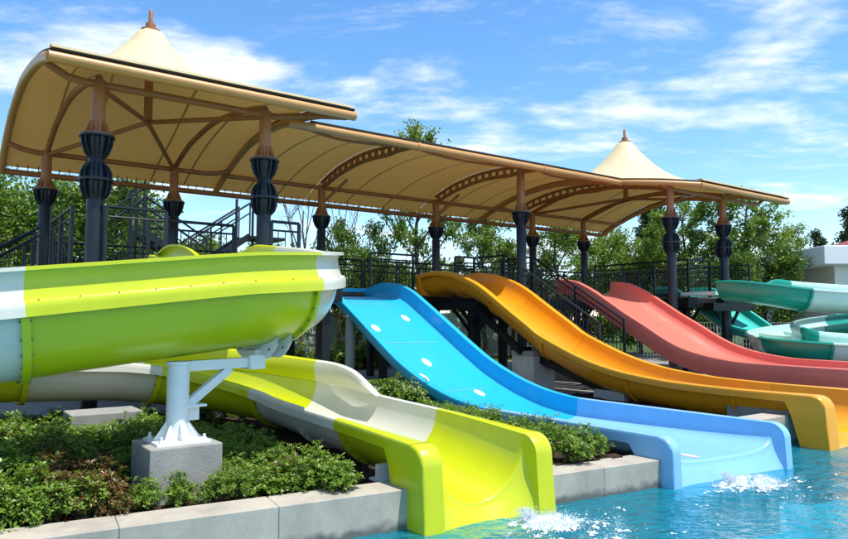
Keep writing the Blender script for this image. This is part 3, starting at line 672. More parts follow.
# --- coral slide
co_prof = [(-2.0, 3.09), (-1.75, 3.11), (-1.25, 3.05), (-0.75, 2.86), (0.0, 2.44), (0.5, 2.14), (1.1, 1.82), (1.55, 1.56), (2.05, 1.33), (2.55, 1.19), (3.0, 1.11), (3.6, 1.05), (4.8, 1.03), (9, 1.0)]
coral, fc, csc = straight_slide('water_slide', 'wide coral red slide with smooth high sides beside the stair', 12.42, 14.95, co_prof, 6.9, [-1.85, -1.0, 0.4, 1.8, 3.2, 4.8, 6.9], ['coral'] * 6, 1.10, 0.42, 0.42, p=3.2, lip_fwd=0.28, r_bot=0.04)
for i, t in enumerate((-1.0, 0.4, 1.8, 3.2, 4.8)):     # pale seam lines
    pts = [(a, b) for a, b in top_profile((14.95 - 12.42) / 2 + 0.004, 1.10 - 0.004, 0.416, 0.42, 3.2)]
    fr = frames([W(csc, t - 0.05, fc(t - 0.05)), W(csc, t, fc(t)), W(csc, t + 0.05, fc(t + 0.05))])[1]
    p_, r_, u_, d_ = fr
    rows = [[p_ + d_ * e + r_ * a + u_ * (b + 0.004) for a, b in pts] for e in (-0.006, 0.006)]
    build('seam', MB().strip(rows), 'coral_seam', coral)
for t in (1.0, 3.6): build('support_post', MB().lathe([(0.1, 0), (0.1, max(0.05, fc(t) - 0.64 - GZ))], 16, W(csc, t, GZ - 0.03)), 'grey_steel', coral)

# --- lime slide: entry, turn, run to the left, loop, run back, turn, exit
lime = thing('water_slide', 'lime green and white half pipe slide curving round to the pool', 'water slide', W(2.4, 6.3, 0))
path = []      # (s, t)
def arc(cs, ct, r, a0, a1, n): return [(cs + r * math.cos(R(lerp(a0, a1, q / n))), ct + r * math.sin(R(lerp(a0, a1, q / n)))) for q in range(n + 1)]
def line(a, b, n): return [(lerp(a[0], b[0], q / n), lerp(a[1], b[1], q / n)) for q in range(n)]
path += line((1.45, 0.34), (1.45, 3.75), 34)
path += arc(0.45, 3.75, 1.0, 0, 90, 18)[:-1]
path += line((0.45, 4.75), (-2.4, 4.75), 28)
path += arc(-2.4, 2.835, 1.915, 90, 270, 50)[:-1]
path += line((-2.4, 0.92), (0.6, 0.92), 30)
path += arc(0.6, 2.79, 1.87, -90, 0, 30)[:-1]
path += line((2.47, 2.79), (2.47, 6.38), 36) + [(2.47, 6.38)]
Ls = [0.0]
for a, b in zip(path, path[1:]): Ls.append(Ls[-1] + math.hypot(b[0] - a[0], b[1] - a[1]))
def find(s, t): return min(range(len(path)), key=lambda i: (path[i][0] - s) ** 2 + (path[i][1] - t) ** 2)
key = [(0, 3.02), (3.0, 2.66), (Ls[find(0.93, 4.62)], 2.43), (Ls[find(-0.08, 4.75)], 2.31), (Ls[find(-1.5, 4.75)], 2.14), (Ls[find(-2.4, 4.75)], 2.03), (Ls[find(-4.3, 2.84)], 1.74), (Ls[find(-2.4, 0.92)], 1.53),
       (Ls[find(-1.33, 0.92)], 1.465), (Ls[find(0.07, 0.92)], 1.40), (Ls[find(0.6, 0.92)], 1.335), (Ls[find(1.6, 1.22)], 1.17), (Ls[find(2.3, 2.2)], 1.0), (Ls[find(2.43, 3.3)], 0.92), (Ls[find(2.43, 5.2)], 0.855), (Ls[-1], 0.80)]
fz = pchip(key)
lp = [W(s, t, fz(L)) for (s, t), L in zip(path, Ls)]
lfr = frames(lp)
LW, LR, LD, LSK = 0.74, 0.62, 0.66, 0.13
def lw(L):     # slightly wider near the exit
    u = min(1, max(0, (L - Ls[find(0.6, 0.92)]) / 3.0)); return lerp(0.71, 0.785, u)
cutp = [(1.45, 0.34), (1.45, 2.2), (0.98, 4.60), (-1.52, 4.75), (-4.315, 2.835), (-1.0, 0.92), (0.66, 0.92), (2.35, 2.12), (2.47, 4.75), (2.47, 6.38)]
# joints where the colours change, and plain joints between pieces of one colour
idx = [find(*c) for c in cutp]; idx[4] = find(-4.315, 2.835); idx[5] = [i for i in range(len(path)) if Ls[i] > Ls[idx[4]] and path[i][0] >= -1.0][0]
cols = ['lime', 'cream_white', 'lime', 'cream_white', 'lime', 'cream_white', 'lime', 'cream_white', 'lime']
tot_end = Ls[-1]
for i in range(len(idx) - 1):
    a, b = idx[i], idx[i + 1]; last = i == len(idx) - 2; secs = []
    for q in range(a, b + 1):
        dpt = LD if Ls[q] < Ls[idx[4]] else lerp(LD, 0.56, min(1, (Ls[q] - Ls[idx[4]]) / 4))
        if last: dpt = lerp(0.56, 0.64, (q - a) / (b - a))
        sk = LSK
        if last:
            u = min(1, max(0, (Ls[q] - (tot_end - 0.45)) / 0.26)); sk = lerp(LSK, 0.92, u)
        secs.append(top_profile(lw(Ls[q]), lw(Ls[q]) - 0.115 - (0.11 * ((q - a) / (b - a)) ** 1.5 if last else 0), dpt, sk, 2.2 - (0.2 * (q - a) / (b - a) if last else 0)))
    o = build('slide_section', sweep(MB(), lfr[a:b + 1], secs, 0.02, (True, not last), [SKEW * (q / (b - a)) ** 2 for q in range(b - a + 1)] if last else None), cols[i], lime, ang=40)
    if not last: joint_ring(lfr[b], secs[-1], lime, 'lime')
    lastsec = secs[-1]
# an extra plain joint half way along the white piece before the exit
q = find(2.47, 3.6); joint_ring(lfr[q], top_profile(lw(Ls[q]), lw(Ls[q]) - 0.115, 0.56, LSK, 2.2), lime, 'cream_white')
# lip
p0, r0, u0, d0 = lfr[-1]; dh = Vector((d0.x, d0.y, 0)).normalized(); rows = []; J = 16; z0 = p0.z; lipf = 0.25
for j in range(J + 1):
    row = []
    for a_, b_ in lastsec:
        z = z0 + b_; zb = -0.12; drop = z - zb; v = min(1.0, max(0.0, (b_ + 0.16) / 0.16)); rad = min(lerp(0.035, 0.2, v * v * (3 - 2 * v)), drop * 0.8)
        if j <= 9:
            w_ = j / 9 * math.pi / 2; row.append([a_, rad * math.sin(w_), z - rad * (1 - math.cos(w_))])
        else:
            w_ = (j - 9) / (J - 9); row.append([a_, rad + (lipf - rad) * w_, z - (rad + (drop - rad) * w_)])
    n_ = len(row)
    for k_, ref, bot in ((0, 2, 1), (1, 2, 0), (n_ - 1, n_ - 3, 1), (n_ - 2, n_ - 3, 0)):
        er = row[ref]; row[k_] = [lastsec[k_][0], er[1], min(er[2], -0.12 if bot else lerp(-0.12, er[2], 0.5))]
    rows.append([p0 + r0 * q[0] + dh * (q[1] - q[0] * SKEW) + UZ * (q[2] - z0) + (u0 - UZ) * tb[1] for q, tb in zip(row, lastsec)])
build('slide_lip', MB().strip([rw[::-1] for rw in rows][::-1]), 'lime', lime, ang=50)
# splash guards: tall outer wall on the upper run and turn, outer wall on the lower turn
def guard_run(side, i0, i1, h, col, taper0=0, taper1=0):
    n = i1 - i0; hts = []
    for q in range(n + 1):
        u = 1.0
        if taper0: u = min(u, math.sin(min(1, q / taper0) * math.pi / 2))
        if taper1: u = min(u, math.sin(min(1, (n - q) / taper1) * math.pi / 2))
        hts.append(h * u)
    fr = [(p, r, u_, d) for p, r, u_, d in lfr[i0:i1 + 1]]
    guard_part(lime, fr, side, 0.635, hts, col)
guard_run(-1, 2, idx[1], 0.28, 'lime', 10); guard_run(-1, idx[1], idx[2], 0.28, 'cream_white'); guard_run(-1, idx[2], idx[3], 0.28, 'lime'); guard_run(-1, idx[3], idx[4], 0.28, 'cream_white')
guard_run(-1, idx[4], idx[5], 0.28, 'lime'); guard_run(-1, idx[5], idx[6], 0.30, 'cream_white'); guard_run(-1, idx[6], idx[7], 0.34, 'lime')
guard_run(-1, idx[7], find(2.43, 3.45), 0.34, 'cream_white', 0, 12)
guard_run(1, 3, 26, 0.2, 'lime', 9, 11)
# rivets along the guard foot
rv = MB()
for q in range(idx[1], idx[4], 3):
    p, r, u_, d = lfr[q]; c = p - r * 0.685 + UZ * 0.002; rv.sphere(c, 0.010, 6, 0.6)
tag(build('rivets', rv, 'bolt_metal', lime), kind='stuff')

# white steel support with bracket on its concrete pedestal
ped = build('concrete_pedestal', MB().box(W(-0.10, 4.92, 0.55), 0.335, 0.335, 0.27), 'concrete', base=W(-0.10, 4.92, 0.28), smooth=False); bev(ped, 0.012)
tag(ped, 'square grey concrete pedestal under the white slide support', 'pedestal')
sup = thing('slide_support', 'white steel post with angled bracket holding the lime slide', 'support', W(-0.10, 4.92, 0.82))
pc = W(-0.10, 4.92, 0)
build('base_plate', MB().box(pc + UZ * 0.832, 0.25, 0.25, 0.012), 'white_steel', sup, smooth=False)
build('post', MB().lathe([(0.105, 0.84), (0.105, 1.55), (0.12, 1.555), (0.12, 1.585), (0.0, 1.586)], 24, pc), 'white_steel', sup)
gs = MB()
for i in range(8):
    a = 2 * math.pi * i / 8; d = US * math.cos(a) + UT * math.sin(a); e = UZ.cross(d) * 0.007
    A_, B_, C_ = pc + UZ * 0.844 + d * 0.1, pc + UZ * 0.844 + d * 0.225, pc + UZ * 1.02 + d * 0.1
    gs.add([A_ - e, B_ - e, C_ - e, A_ + e, B_ + e, C_ + e], [(0, 1, 2), (5, 4, 3), (0, 3, 4, 1), (1, 4, 5, 2), (2, 5, 3, 0)])
build('gussets', gs, 'white_steel', sup, smooth=False)
bo = MB()
for i in (-1, 1):
    for j in (-1, 1):
        c = pc + US * 0.2 * i + UT * 0.2 * j + UZ * 0.843; bo.tube([c, c + UZ * 0.055], 0.014, 8); bo.tube([c, c + UZ * 0.022], 0.026, 6)
build('anchor_bolts', bo, 'white_steel', sup)
ad = (US * 1.0 + UT * -0.16).normalized(); tip = pc + ad * 0.80 + UZ * 1.545
build('arm', MB().bar(pc + ad * 0.08 + UZ * 1.535, tip, 0.10, 0.10), 'white_steel', sup, smooth=False)
build('brace', MB().bar(pc + ad * 0.10 + UZ * 1.16, pc + ad * 0.55 + UZ * 1.49, 0.07, 0.08), 'white_steel', sup, smooth=False)
build('brace_plate', MB().box(pc + ad * 0.13 + UZ * 1.15, 0.13, 0.09, 0.012, ad, UZ.cross(ad)), 'white_steel', sup, smooth=False)
build('brace_plate', MB().box(pc + ad * 0.16 + UZ * 1.08, 0.06, 0.012, 0.075, ad, UZ.cross(ad)), 'white_steel', sup, smooth=False)
build('arm_end', MB().box(tip - UZ * 0.0 + ad * 0.03, 0.09, 0.085, 0.072, ad, UZ.cross(ad)), 'white_steel', sup, smooth=False)
qs = find(0.78, 4.70); p, r, u_, d = lfr[qs]
sec = top_profile(lw(Ls[qs]), lw(Ls[qs]) - 0.115, LD, LSK, 2.2); bel = [q for q in sec if q[1] < -0.54]; o1 = offset(bel, 0.022)
for e in (-0.10, 0.10):      # saddle plates hugging the belly
    n_ = len(o1); A_ = [p + d * (e - 0.008) + r * a + u_ * b for a, b in o1]; B_ = [p + d * (e + 0.008) + r * a + u_ * b for a, b in o1]
    C_ = [Vector((x.x, x.y, min(x.z, 0) + 0)) for x in A_]
    low = [lerp(x.z - 0.03, 1.58, min(1, max(0, (0.40 - abs(o1[i][0])) / 0.2))) for i, x in enumerate(A_)]
    C_ = [Vector((x.x, x.y, min(z, x.z - 0.03))) for x, z in zip(A_, low)]; D_ = [Vector((x.x, x.y, min(z, x.z - 0.03))) for x, z in zip(B_, low)]
    build('saddle_plate', MB().strip([A_, C_, D_, B_, A_]), 'white_steel', sup, ang=30)
    bm = MB()
    for i in range(2, n_ - 2, 2):
        c = (A_[i] + C_[i]) / 2 - d * (0.0); bm.tube([c - d * 0.02, c + d * 0.036], 0.012, 6)
    tag(build('bolts', bm, 'bolt_metal', sup), kind='stuff')
build('saddle_block', MB().box(Vector((p.x, p.y, 1.62)), 0.12, 0.10, 0.06, d, r), 'white_steel', sup, smooth=False)
# second low pedestal behind and the small bracket by the exit
p2 = build('concrete_pedestal', MB().box(W(-0.2, 2.1, 0.56), 0.42, 0.30, 0.26), 'concrete', base=W(-0.2, 2.1, 0.3), smooth=False); bev(p2, 0.012)
tag(p2, 'low concrete pedestal under the rear run of the lime slide', 'pedestal')
sb = thing('slide_support', 'small white steel saddle under the lime slide end at the pool wall', 'support', W(1.95, 5.7, 0.3))
build('saddle_plate', MB().box(W(1.9, 5.62, 0.40), 0.16, 0.03, 0.09), 'white_steel', sb, smooth=False); build('foot_plate', MB().box(W(1.9, 5.62, 0.33), 0.18, 0.12, 0.012), 'white_steel', sb, smooth=False)

# --- teal slide: entry at the right end of the deck, loops beyond the frame
teal = thing('water_slide', 'teal and pale aqua half pipe slide starting at the end of the deck', 'water slide', W(18, 0.5, 0))
# placed by camera view: u is an image column, D the distance ahead in metres
def xy(u, D): return Vector(((u - 424) / 690 * D, D))
tk = [(728, 19.4, 3.04), (745, 19.0, 3.03), (770, 18.7, 2.92), (806, 18.6, 2.78), (850, 18.7, 2.70), (905, 19.2, 2.62), (960, 20.6, 2.5), (965, 22.6, 2.35), (920, 23.6, 2.2), (860, 23.2, 2.0), (815, 22.2, 1.86), (782, 20.8, 1.74), (768, 19.3, 1.62), (782, 18.0, 1.52), (815, 17.3, 1.44), (860, 17.2, 1.36), (930, 17.4, 1.25), (1010, 17.8, 1.15)]
def catmull(pts, n):
    out = []
    for i in range(len(pts) - 1):
        p0_, p1_, p2_, p3_ = pts[max(i - 1, 0)], pts[i], pts[i + 1], pts[min(i + 2, len(pts) - 1)]
        for k in range(n):
            u = k / n; out.append(0.5 * ((2 * p1_) + (p2_ - p0_) * u + (2 * p0_ - 5 * p1_ + 4 * p2_ - p3_) * u * u + (3 * p1_ - p0_ - 3 * p2_ + p3_) * u ** 3))
    return out + [pts[-1]]
tp = catmull([Vector((*xy(u, D), z)) for u, D, z in tk], 9); tfr = frames(tp)
tcol = ['teal', 'aqua_white', 'teal', 'aqua_white', 'teal', 'aqua_white', 'teal', 'aqua_white']; tcut = [0, 26, 50, 68, 80, 92, 116, 128, len(tp) - 1]
for i in range(8):
    a, b = tcut[i], tcut[i + 1]; sec = top_profile(0.62, 0.54, 0.56, 0.06, 2.2)
    build('slide_section', sweep(MB(), tfr[a:b + 1], [sec] * (b - a + 1)), tcol[i], teal, ang=40)
    if i < 7: joint_ring(tfr[b], sec, teal, tcol[i], bolts=False)
    if i == 0: gr = [(18, b)]
    else: gr = [(a, b)]
    for (ga, gb) in gr:
        sd_ = -1
        hts = [0.26] * (gb - ga + 1)
        if i == 0: hts = [0.26 * math.sin(min(1, (q + 1) / 7) * math.pi / 2) for q in range(gb - ga + 1)]
        guard_part(teal, tfr[ga:gb + 1], sd_, 0.55, hts, tcol[i])
ep = MB().box(Vector((*xy(706, 20.1), 2.72)), 0.42, 0.55, 0.05); build('entry_tray', ep, 'aqua_white', teal, smooth=False)
build('support_post', MB().lathe([(0.1, 0), (0.1, 0.62)], 16, Vector((*xy(815, 17.3), GZ - 0.02))), 'grey_steel', teal)
# --- turquoise slide behind the coral one
tq = thing('water_slide', 'pale turquoise straight slide dropping behind the end of the deck', 'water slide', Vector((*xy(770, 20.8), 0)))
tpts = catmull([Vector((*xy(u, D), z)) for u, D, z in ((672, 25.2, 3.12), (692, 24.4, 3.1), (706, 23.8, 2.85), (728, 22.8, 2.25), (752, 21.9, 1.78), (780, 21.2, 1.55), (800, 20.8, 1.5))], 9)
tqf = frames(tpts)
for (a, b, c) in ((0, 22, 'turquoise'), (22, 40, 'turquoise'), (40, len(tpts) - 1, 'aqua_white')):
    sec = top_profile(1.0, 0.88, 0.36, 0.10, 3.5); build('slide_section', sweep(MB(), tqf[a:b + 1], [sec] * (b - a + 1)), c, tq, ang=40)
build('support_post', MB().lathe([(0.1, 0), (0.1, 1.0)], 16, Vector((*xy(752, 21.9), GZ - 0.02))), 'grey_steel', tq)

# concrete pedestals and frame under the orange slide
def pedestal(s, t, hs, ht, z1, label, m='concrete_pale', cap=True):
    root = thing('concrete_pedestal', label, 'pedestal', W(s, t, GZ - 0.06))
    o = build('block', MB().box(W(s, t, (z1 + GZ) / 2 - 0.03), hs, ht, (z1 - GZ) / 2 + 0.03), m, root, smooth=False); bev(o, 0.012)
    if cap: o = build('cap', MB().box(W(s, t, z1 + 0.062), hs + 0.012, ht + 0.012, 0.06), 'concrete', root, smooth=False); bev(o, 0.01)
pedestal(9.75, -0.12, 0.36, 0.36, 1.12, 'tall pale concrete pedestal with grey cap under the orange slide')
pedestal(9.9, 2.3, 0.40, 0.40, 0.50, 'low concrete pedestal under the middle of the orange slide', cap=False)
pedestal(9.9, 5.6, 0.62, 0.55, 0.50, 'broad dark concrete block under the orange slide end', 'concrete', cap=False)
ofr = thing('steel_trestle', 'black steel frame and sloping beam under the orange slide', 'trestle', W(9.9, -1, GZ))
for s in (9.35, 10.45):
    build('beam', MB().bar(W(s, -3.8, 2.33), W(s, -1.7, 2.33), 0.10, 0.22), 'black_steel', ofr, smooth=False)
    build('sloping_beam', MB().bar(W(s, -1.8, 2.25), W(s, -0.1, 1.22), 0.10, 0.16), 'black_steel', ofr, smooth=False)
    build('sloping_beam', MB().bar(W(9.9 + (s - 9.9) * 0.45, 0.2, 1.04), W(9.9 + (s - 9.9) * 0.45, 2.2, 0.45), 0.10, 0.16), 'black_steel', ofr, smooth=False)
    build('post', MB().box(W(s, -1.9, (2.22 + GZ) / 2 - 0.02), 0.06, 0.06, (2.22 - GZ) / 2 + 0.02), 'black_steel', ofr, smooth=False)
build('crossbeam', MB().bar(W(9.2, -1.75, 2.1), W(10.6, -1.75, 2.1), 0.12, 0.24), 'black_steel', ofr, smooth=False)
build('crossbeam', MB().bar(W(9.2, -0.12, 1.28), W(10.6, -0.12, 1.28), 0.10, 0.10), 'black_steel', ofr, smooth=False)
build('saddle', MB().box(W(9.91, -0.12, 1.27), 0.25, 0.05, 0.10), 'white_steel', ofr, smooth=False)

# ================================================================ background: fence, shed, building
fen = thing('panel_fence', 'pale green glazed fence with grey frame seen under the deck', 'fence', W(13, -12, GZ))
for i in range(26):
    s = 3 + i * 0.75; build('panel', MB().box(W(s + 0.375, -12, 1.28), 0.36, 0.02, 0.92), 'green_glass', fen, smooth=False)
    build('post', MB().box(W(s, -11.96, 1.25), 0.02, 0.03, 1.0), 'galvanised', fen, smooth=False)
for z in (0.4, 0.75, 1.12, 1.5, 1.85, 2.22): build('rail', MB().box(W(12.75, -11.93, z), 9.8, 0.012, 0.018), 'galvanised', fen, smooth=False)
bd = thing('white_building', 'white rendered building with flat eave and red tiled roof', 'building', Vector((17.5, 27, 0)))
build('wall', MB().box(Vector((21.5, 30, 2.2)), 5.4, 3.0, 2.45, Vector((1, 0, 0)), Vector((0, 1, 0))), 'plaster', bd, smooth=False)
o = build('eave', MB().box(Vector((21.5, 30, 4.42)), 6.3, 3.9, 0.36, Vector((1, 0, 0)), Vector((0, 1, 0))), 'plaster', bd, smooth=False); bev(o, 0.03)
rf = MB().add([(16.9, 27.6, 4.79), (26.6, 27.6, 4.79), (26.6, 32.4, 4.79), (16.9, 32.4, 4.79), (19.3, 30, 5.62), (24, 30, 5.62)], [(0, 1, 5, 4), (1, 2, 5), (2, 3, 4, 5), (3, 0, 4)])
build('roof', rf, 'roof_tile', bd, smooth=False)
mf = thing('mesh_fence', 'grey wire mesh fence behind the teal slide', 'fence', Vector((10, 27, GZ)))
for i in range(9): build('post', MB().tube([(8 + i * 1.5, 26, GZ - 0.1), (8 + i * 1.5, 26, 1.9)], 0.03, 8), 'galvanised', mf)
ms = MB()
for i in range(100): ms.bar((8 + i * 0.12, 26, 0.45), (8 + i * 0.12, 26, 1.85), 0.012, 0.012)
for j in range(8): ms.bar((8, 26.01, 0.45 + j * 0.2), (20, 26.01, 0.45 + j * 0.2), 0.012, 0.012)
tag(build('mesh', ms, 'galvanised', mf, smooth=False), kind='stuff')

# ================================================================ vegetation
def leaf(mb, p, d, n, L, Wd):       # folded six-point leaf
    d = d.normalized(); x = d.cross(n)
    if x.length < 1e-3: x = d.orthogonal()
    x.normalize(); n = x.cross(d)
    k = len(mb.v)
    mb.v += [p, p + d * L * 0.45 + x * Wd * 0.5 + n * L * 0.06, p + d * L * 0.8 + x * Wd * 0.3, p + d * L - n * L * 0.08, p + d * L * 0.8 - x * Wd * 0.3, p + d * L * 0.45 - x * Wd * 0.5 + n * L * 0.06, p + d * L * 0.5 - n * L * 0.02]
    mb.f += [(k, k + 1, k + 6), (k + 1, k + 2, k + 6), (k + 2, k + 3, k + 6), (k + 3, k + 4, k + 6), (k + 4, k + 5, k + 6), (k + 5, k, k + 6)]
def rnd_dir(rg, up=0.0):
    while True:
        v = Vector((rg.uniform(-1, 1), rg.uniform(-1, 1), rg.uniform(-1, 1)))
        if 0.1 < v.length < 1: break
    v.normalize(); v.z += up; return v.normalized()
def shrub_mesh(seed, h, r, mname, n_ros=330):
    rg = random.Random(seed); mb = MB(); st_ = MB()
    lob = [(Vector((rg.uniform(-0.5, 0.5) * r, rg.uniform(-0.5, 0.5) * r, h * rg.uniform(0.35, 0.62))), r * rg.uniform(0.45, 0.65)) for _ in range(6)]
    for i in range(n_ros):
        c, lr = lob[i % 6]; d = rnd_dir(rg, 0.35); rad = lr * (rg.random() ** 0.4)
        p = c + Vector((d.x * rad, d.y * rad, d.z * rad * 0.8))
        if p.z < 0.03: p.z = rg.uniform(0.03, 0.15)
        if p.z > h * 0.7 and rg.random() < 0.4: p.z += rg.uniform(0.02, 0.10)
        ax = (d + Vector((0, 0, 0.9))).normalized(); k = rg.randint(5, 8); L0 = rg.uniform(0.034, 0.054)
        for q in range(k):
            a = 2 * math.pi * q / k + rg.random(); e = ax.orthogonal().normalized(); e2 = ax.cross(e)
            ld = (e * math.cos(a) + e2 * math.sin(a)) * rg.uniform(0.7, 1.1) + ax * rg.uniform(0.15, 0.8)
            leaf(mb, p + ld * 0.008 - ax * rg.uniform(0, 0.035), ld, ax, L0 * rg.uniform(0.75, 1.15), L0 * rg.uniform(0.42, 0.55))
        if i % 5 == 0: st_.tube([Vector((p.x * 0.25, p.y * 0.25, 0)), p * 0.6 + Vector((0, 0, 0.02)), p], [0.006, 0.004, 0.002], 4, False)
    lm = bpy.data.meshes.new('foliage'); lm.from_pydata([tuple(v) for v in mb.v], [], mb.f); lm.materials.append(M[mname])
    sm_ = bpy.data.meshes.new('stems'); sm_.from_pydata([tuple(v) for v in st_.v], [], st_.f); sm_.materials.append(M['bark'])
    return lm, sm_
green_m = [shrub_mesh(100 + i, 0.46, 0.36, 'leaf_hedge') for i in range(6)]
red_m = [shrub_mesh(200 + i, 0.40, 0.32, 'leaf_red', 230) for i in range(3)]
rg = random.Random(5)
def place_shrub(s, t, meshes, scale, label, group, z=None):
    root = thing('shrub', label, 'shrub', W(s, t, GZ - 0.03 if z is None else z), group); lm, sm_ = rg.choice(meshes)
    root.rotation_euler.z = rg.uniform(0, 6.28); root.scale = (scale * rg.uniform(0.9, 1.1), scale * rg.uniform(0.9, 1.1), scale * rg.uniform(0.88, 1.15))
    for nm, me in (('foliage', lm), ('stems', sm_)):
        o = bpy.data.objects.new(nm, me); COL.objects.link(o); o.parent = root
def blocked(s, t):
    if abs(s + 0.10) < 0.52 and abs(t - 4.92) < 0.52: return True
    if abs(s + 0.2) < 0.5 and abs(t - 2.1) < 0.45: return True
    if 1.70 < s < 3.15 and t > 5.0: return True
    if 9.2 < s < 10.6: return True
    return False
def where(s, t):
    if t > pool_t(s) - 0.85: return 'right behind the pool wall', 'a'
    if s > 3.2: return 'between the lime and blue slides', 'b'
    if t < 2.0: return 'under the rear run of the lime slide', 'c'
    if s > 0.3: return 'beside the lower lime slide', 'd'
    if abs(s + 0.1) < 1.0 and abs(t - 4.9) < 1.0: return 'around the concrete pedestal', 'e'
    return 'in the middle of the planter bed', 'f'
s = -4.4
while s < 5.2:
    t = 0.0
    while t < pool_t(s) - 0.45:
        ss, tt = s + rg.uniform(-0.14, 0.14), t + rg.uniform(-0.13, 0.13)
        hid = (ss < -3.0 and tt < 2.0) or (ss < -3.4) or (ss > 3.3 and tt < 2.6) or (ss > 4.75)
        if not hid and not blocked(ss, tt) and not (1.55 < ss < 3.4 and tt > 1.5):
            redp = 0.6 if (-1.25 < ss < -0.5 and tt > 3.2) else (0.12 if tt < pool_t(ss) - 0.9 else 0.05)
            sc_ = rg.uniform(0.95, 1.25)
            if 0.35 < ss < 1.6: sc_ *= 0.66 if tt < 5.0 else 0.80
            if ss > 3.3: sc_ *= 0.76
            near = min(range(idx[5], len(path)), key=lambda i: (path[i][0] - ss) ** 2 + (path[i][1] - tt) ** 2)
            if math.hypot(path[near][0] - ss, path[near][1] - tt) < 1.15:
                hm = fz(Ls[near]) - 0.64 - GZ
                if hm < 0.16: t += 0.38; continue
                sc_ = min(sc_, hm / 0.66)
            if abs(ss + 0.1) < 0.75 and tt > 5.1: sc_ *= 0.72
            wh, _ = where(ss, tt)
            if rg.random() < redp: place_shrub(ss, tt, red_m, sc_, 'low reddish brown leaved shrub ' + wh, 'red leaved shrubs ' + wh)
            else: place_shrub(ss, tt, green_m, sc_, 'low glossy green shrub ' + wh, 'green shrubs ' + wh)
        t += 0.40 if t < 3.0 else 0.36
    s += 0.37
s = -2.9
while s < 1.35:      # a close row along the pool wall
    wh = 'in the front row along the pool wall'
    place_shrub(s + rg.uniform(-0.05, 0.05), pool_t(s) - 0.60 + rg.uniform(-0.05, 0.05), green_m if not (-0.95 < s < -0.55) else red_m, rg.uniform(0.70, 0.86) * (0.75 if -0.5 < s < 0.4 else 1.0), 'small glossy green shrub ' + wh if not (-0.95 < s < -0.55) else 'small reddish shrub ' + wh, 'shrubs ' + wh)
    s += 0.27
for q_ in range(9):
    place_shrub(rg.uniform(3.7, 4.8), rg.uniform(-1.2, 2.0), green_m + red_m, rg.uniform(1.0, 1.5), 'shaded shrub between the overlap column and the blue slide', 'shaded shrubs beside the blue slide')
for i in range(18):          # taller shrubs under and behind the deck
    place_shrub(rg.uniform(4.6, 15), rg.uniform(-9.8, -8.4), red_m + green_m, rg.uniform(1.3, 2.2), 'ragged shrub growing in the shade behind the deck', 'shrubs behind the deck')
for s, t in ((8.0, 1.2), (8.3, -0.4), (8.2, 0.4), (11.6, 2.0)):
    place_shrub(s, t, green_m + red_m, 1.15, 'small shrub tucked between the big slides', 'shrubs between the slides')

def tree_meshes(seed, H, spread, mname, n_leaf, leafL, upright=0.5, gaps=0.35, crown_lo=0.25, bare=False, nlimb=12, shape='oval'):
    rg = random.Random(seed); tr = MB(); lf = MB()
    tp_ = [Vector((0, 0, 0))]
    for i in range(1, 9): tp_.append(Vector((rg.uniform(-0.05, 0.05) * H * 0.3, rg.uniform(-0.05, 0.05) * H * 0.3, H * 0.92 * i / 8)))
    tr.tube(tp_, [H * 0.017 * (1 - 0.85 * i / 8) + 0.012 for i in range(9)], 8)
    tips = []
    for k in range(nlimb):
        u = crown_lo + (0.92 - crown_lo) * (k + rg.random() * 0.6) / nlimb; zb = H * u; a = k * 2.4 + rg.uniform(-0.5, 0.5)
        prof = math.sin(math.pi * min(1, max(0.05, (u - crown_lo * 0.6) / (1.06 - crown_lo * 0.6)))) ** 0.7 if shape == 'oval' else (1.05 - u)
        Lh = spread * prof * rg.uniform(0.75, 1.15); base = tp_[min(8, int(u / 0.92 * 8))].copy(); base.z = zb * 0.95
        end = base + Vector((math.cos(a) * Lh, math.sin(a) * Lh, Lh * upright + rg.uniform(-0.1, 0.2) * spread))
        m1 = base.lerp(end, 0.5) + Vector((rg.uniform(-.1, .1), rg.uniform(-.1, .1), -0.06)) * Lh
        r0_ = H * 0.007 * (1.1 - u) + 0.012; tr.tube([base, m1, end], [r0_, r0_ * 0.6, 0.006], 6, False)
        for j in range(5):
            q = base.lerp(end, rg.uniform(0.35, 0.95)); e = q + rnd_dir(rg, 0.4 + upright * 0.5) * Lh * rg.uniform(0.25, 0.5)
            tr.tube([q, q.lerp(e, 0.5) + rnd_dir(rg) * 0.03, e], [r0_ * 0.4, r0_ * 0.28, 0.004], 5, False); tips.append((q, e, Lh))
            if bare:
                for _ in range(2):
                    e2 = e + rnd_dir(rg, 0.8) * Lh * 0.3; tr.tube([q.lerp(e, 0.6), e2], [0.008, 0.003], 4, False)
        tips.append((m1, end, Lh))
    if not bare:
        per = max(1, n_leaf // len(tips))
        for (q, e, Lh) in tips:
            if rg.random() < gaps * 0.3: continue
            cr = 0.22 * spread * rg.uniform(0.55, 1.0)
            for _ in range(int(per * rg.uniform(0.6, 1.4))):
                c = q.lerp(e, rg.uniform(0.25, 1.08)) + rnd_dir(rg) * cr * rg.random() ** 0.7
                d = rnd_dir(rg, 0.1); leaf(lf, c, d, rnd_dir(rg, 0.9), leafL * rg.uniform(0.7, 1.25), leafL * rg.uniform(0.45, 0.62))
    out = []
    for nm, mb, m in (('trunk', tr, 'bark_bare' if bare else 'bark'), ('crown', lf, mname)):
        if not mb.v: continue
        me = bpy.data.meshes.new(nm); me.from_pydata([tuple(v) for v in mb.v], [], mb.f); me.materials.append(M[m]); out.append((nm, me))
    return out
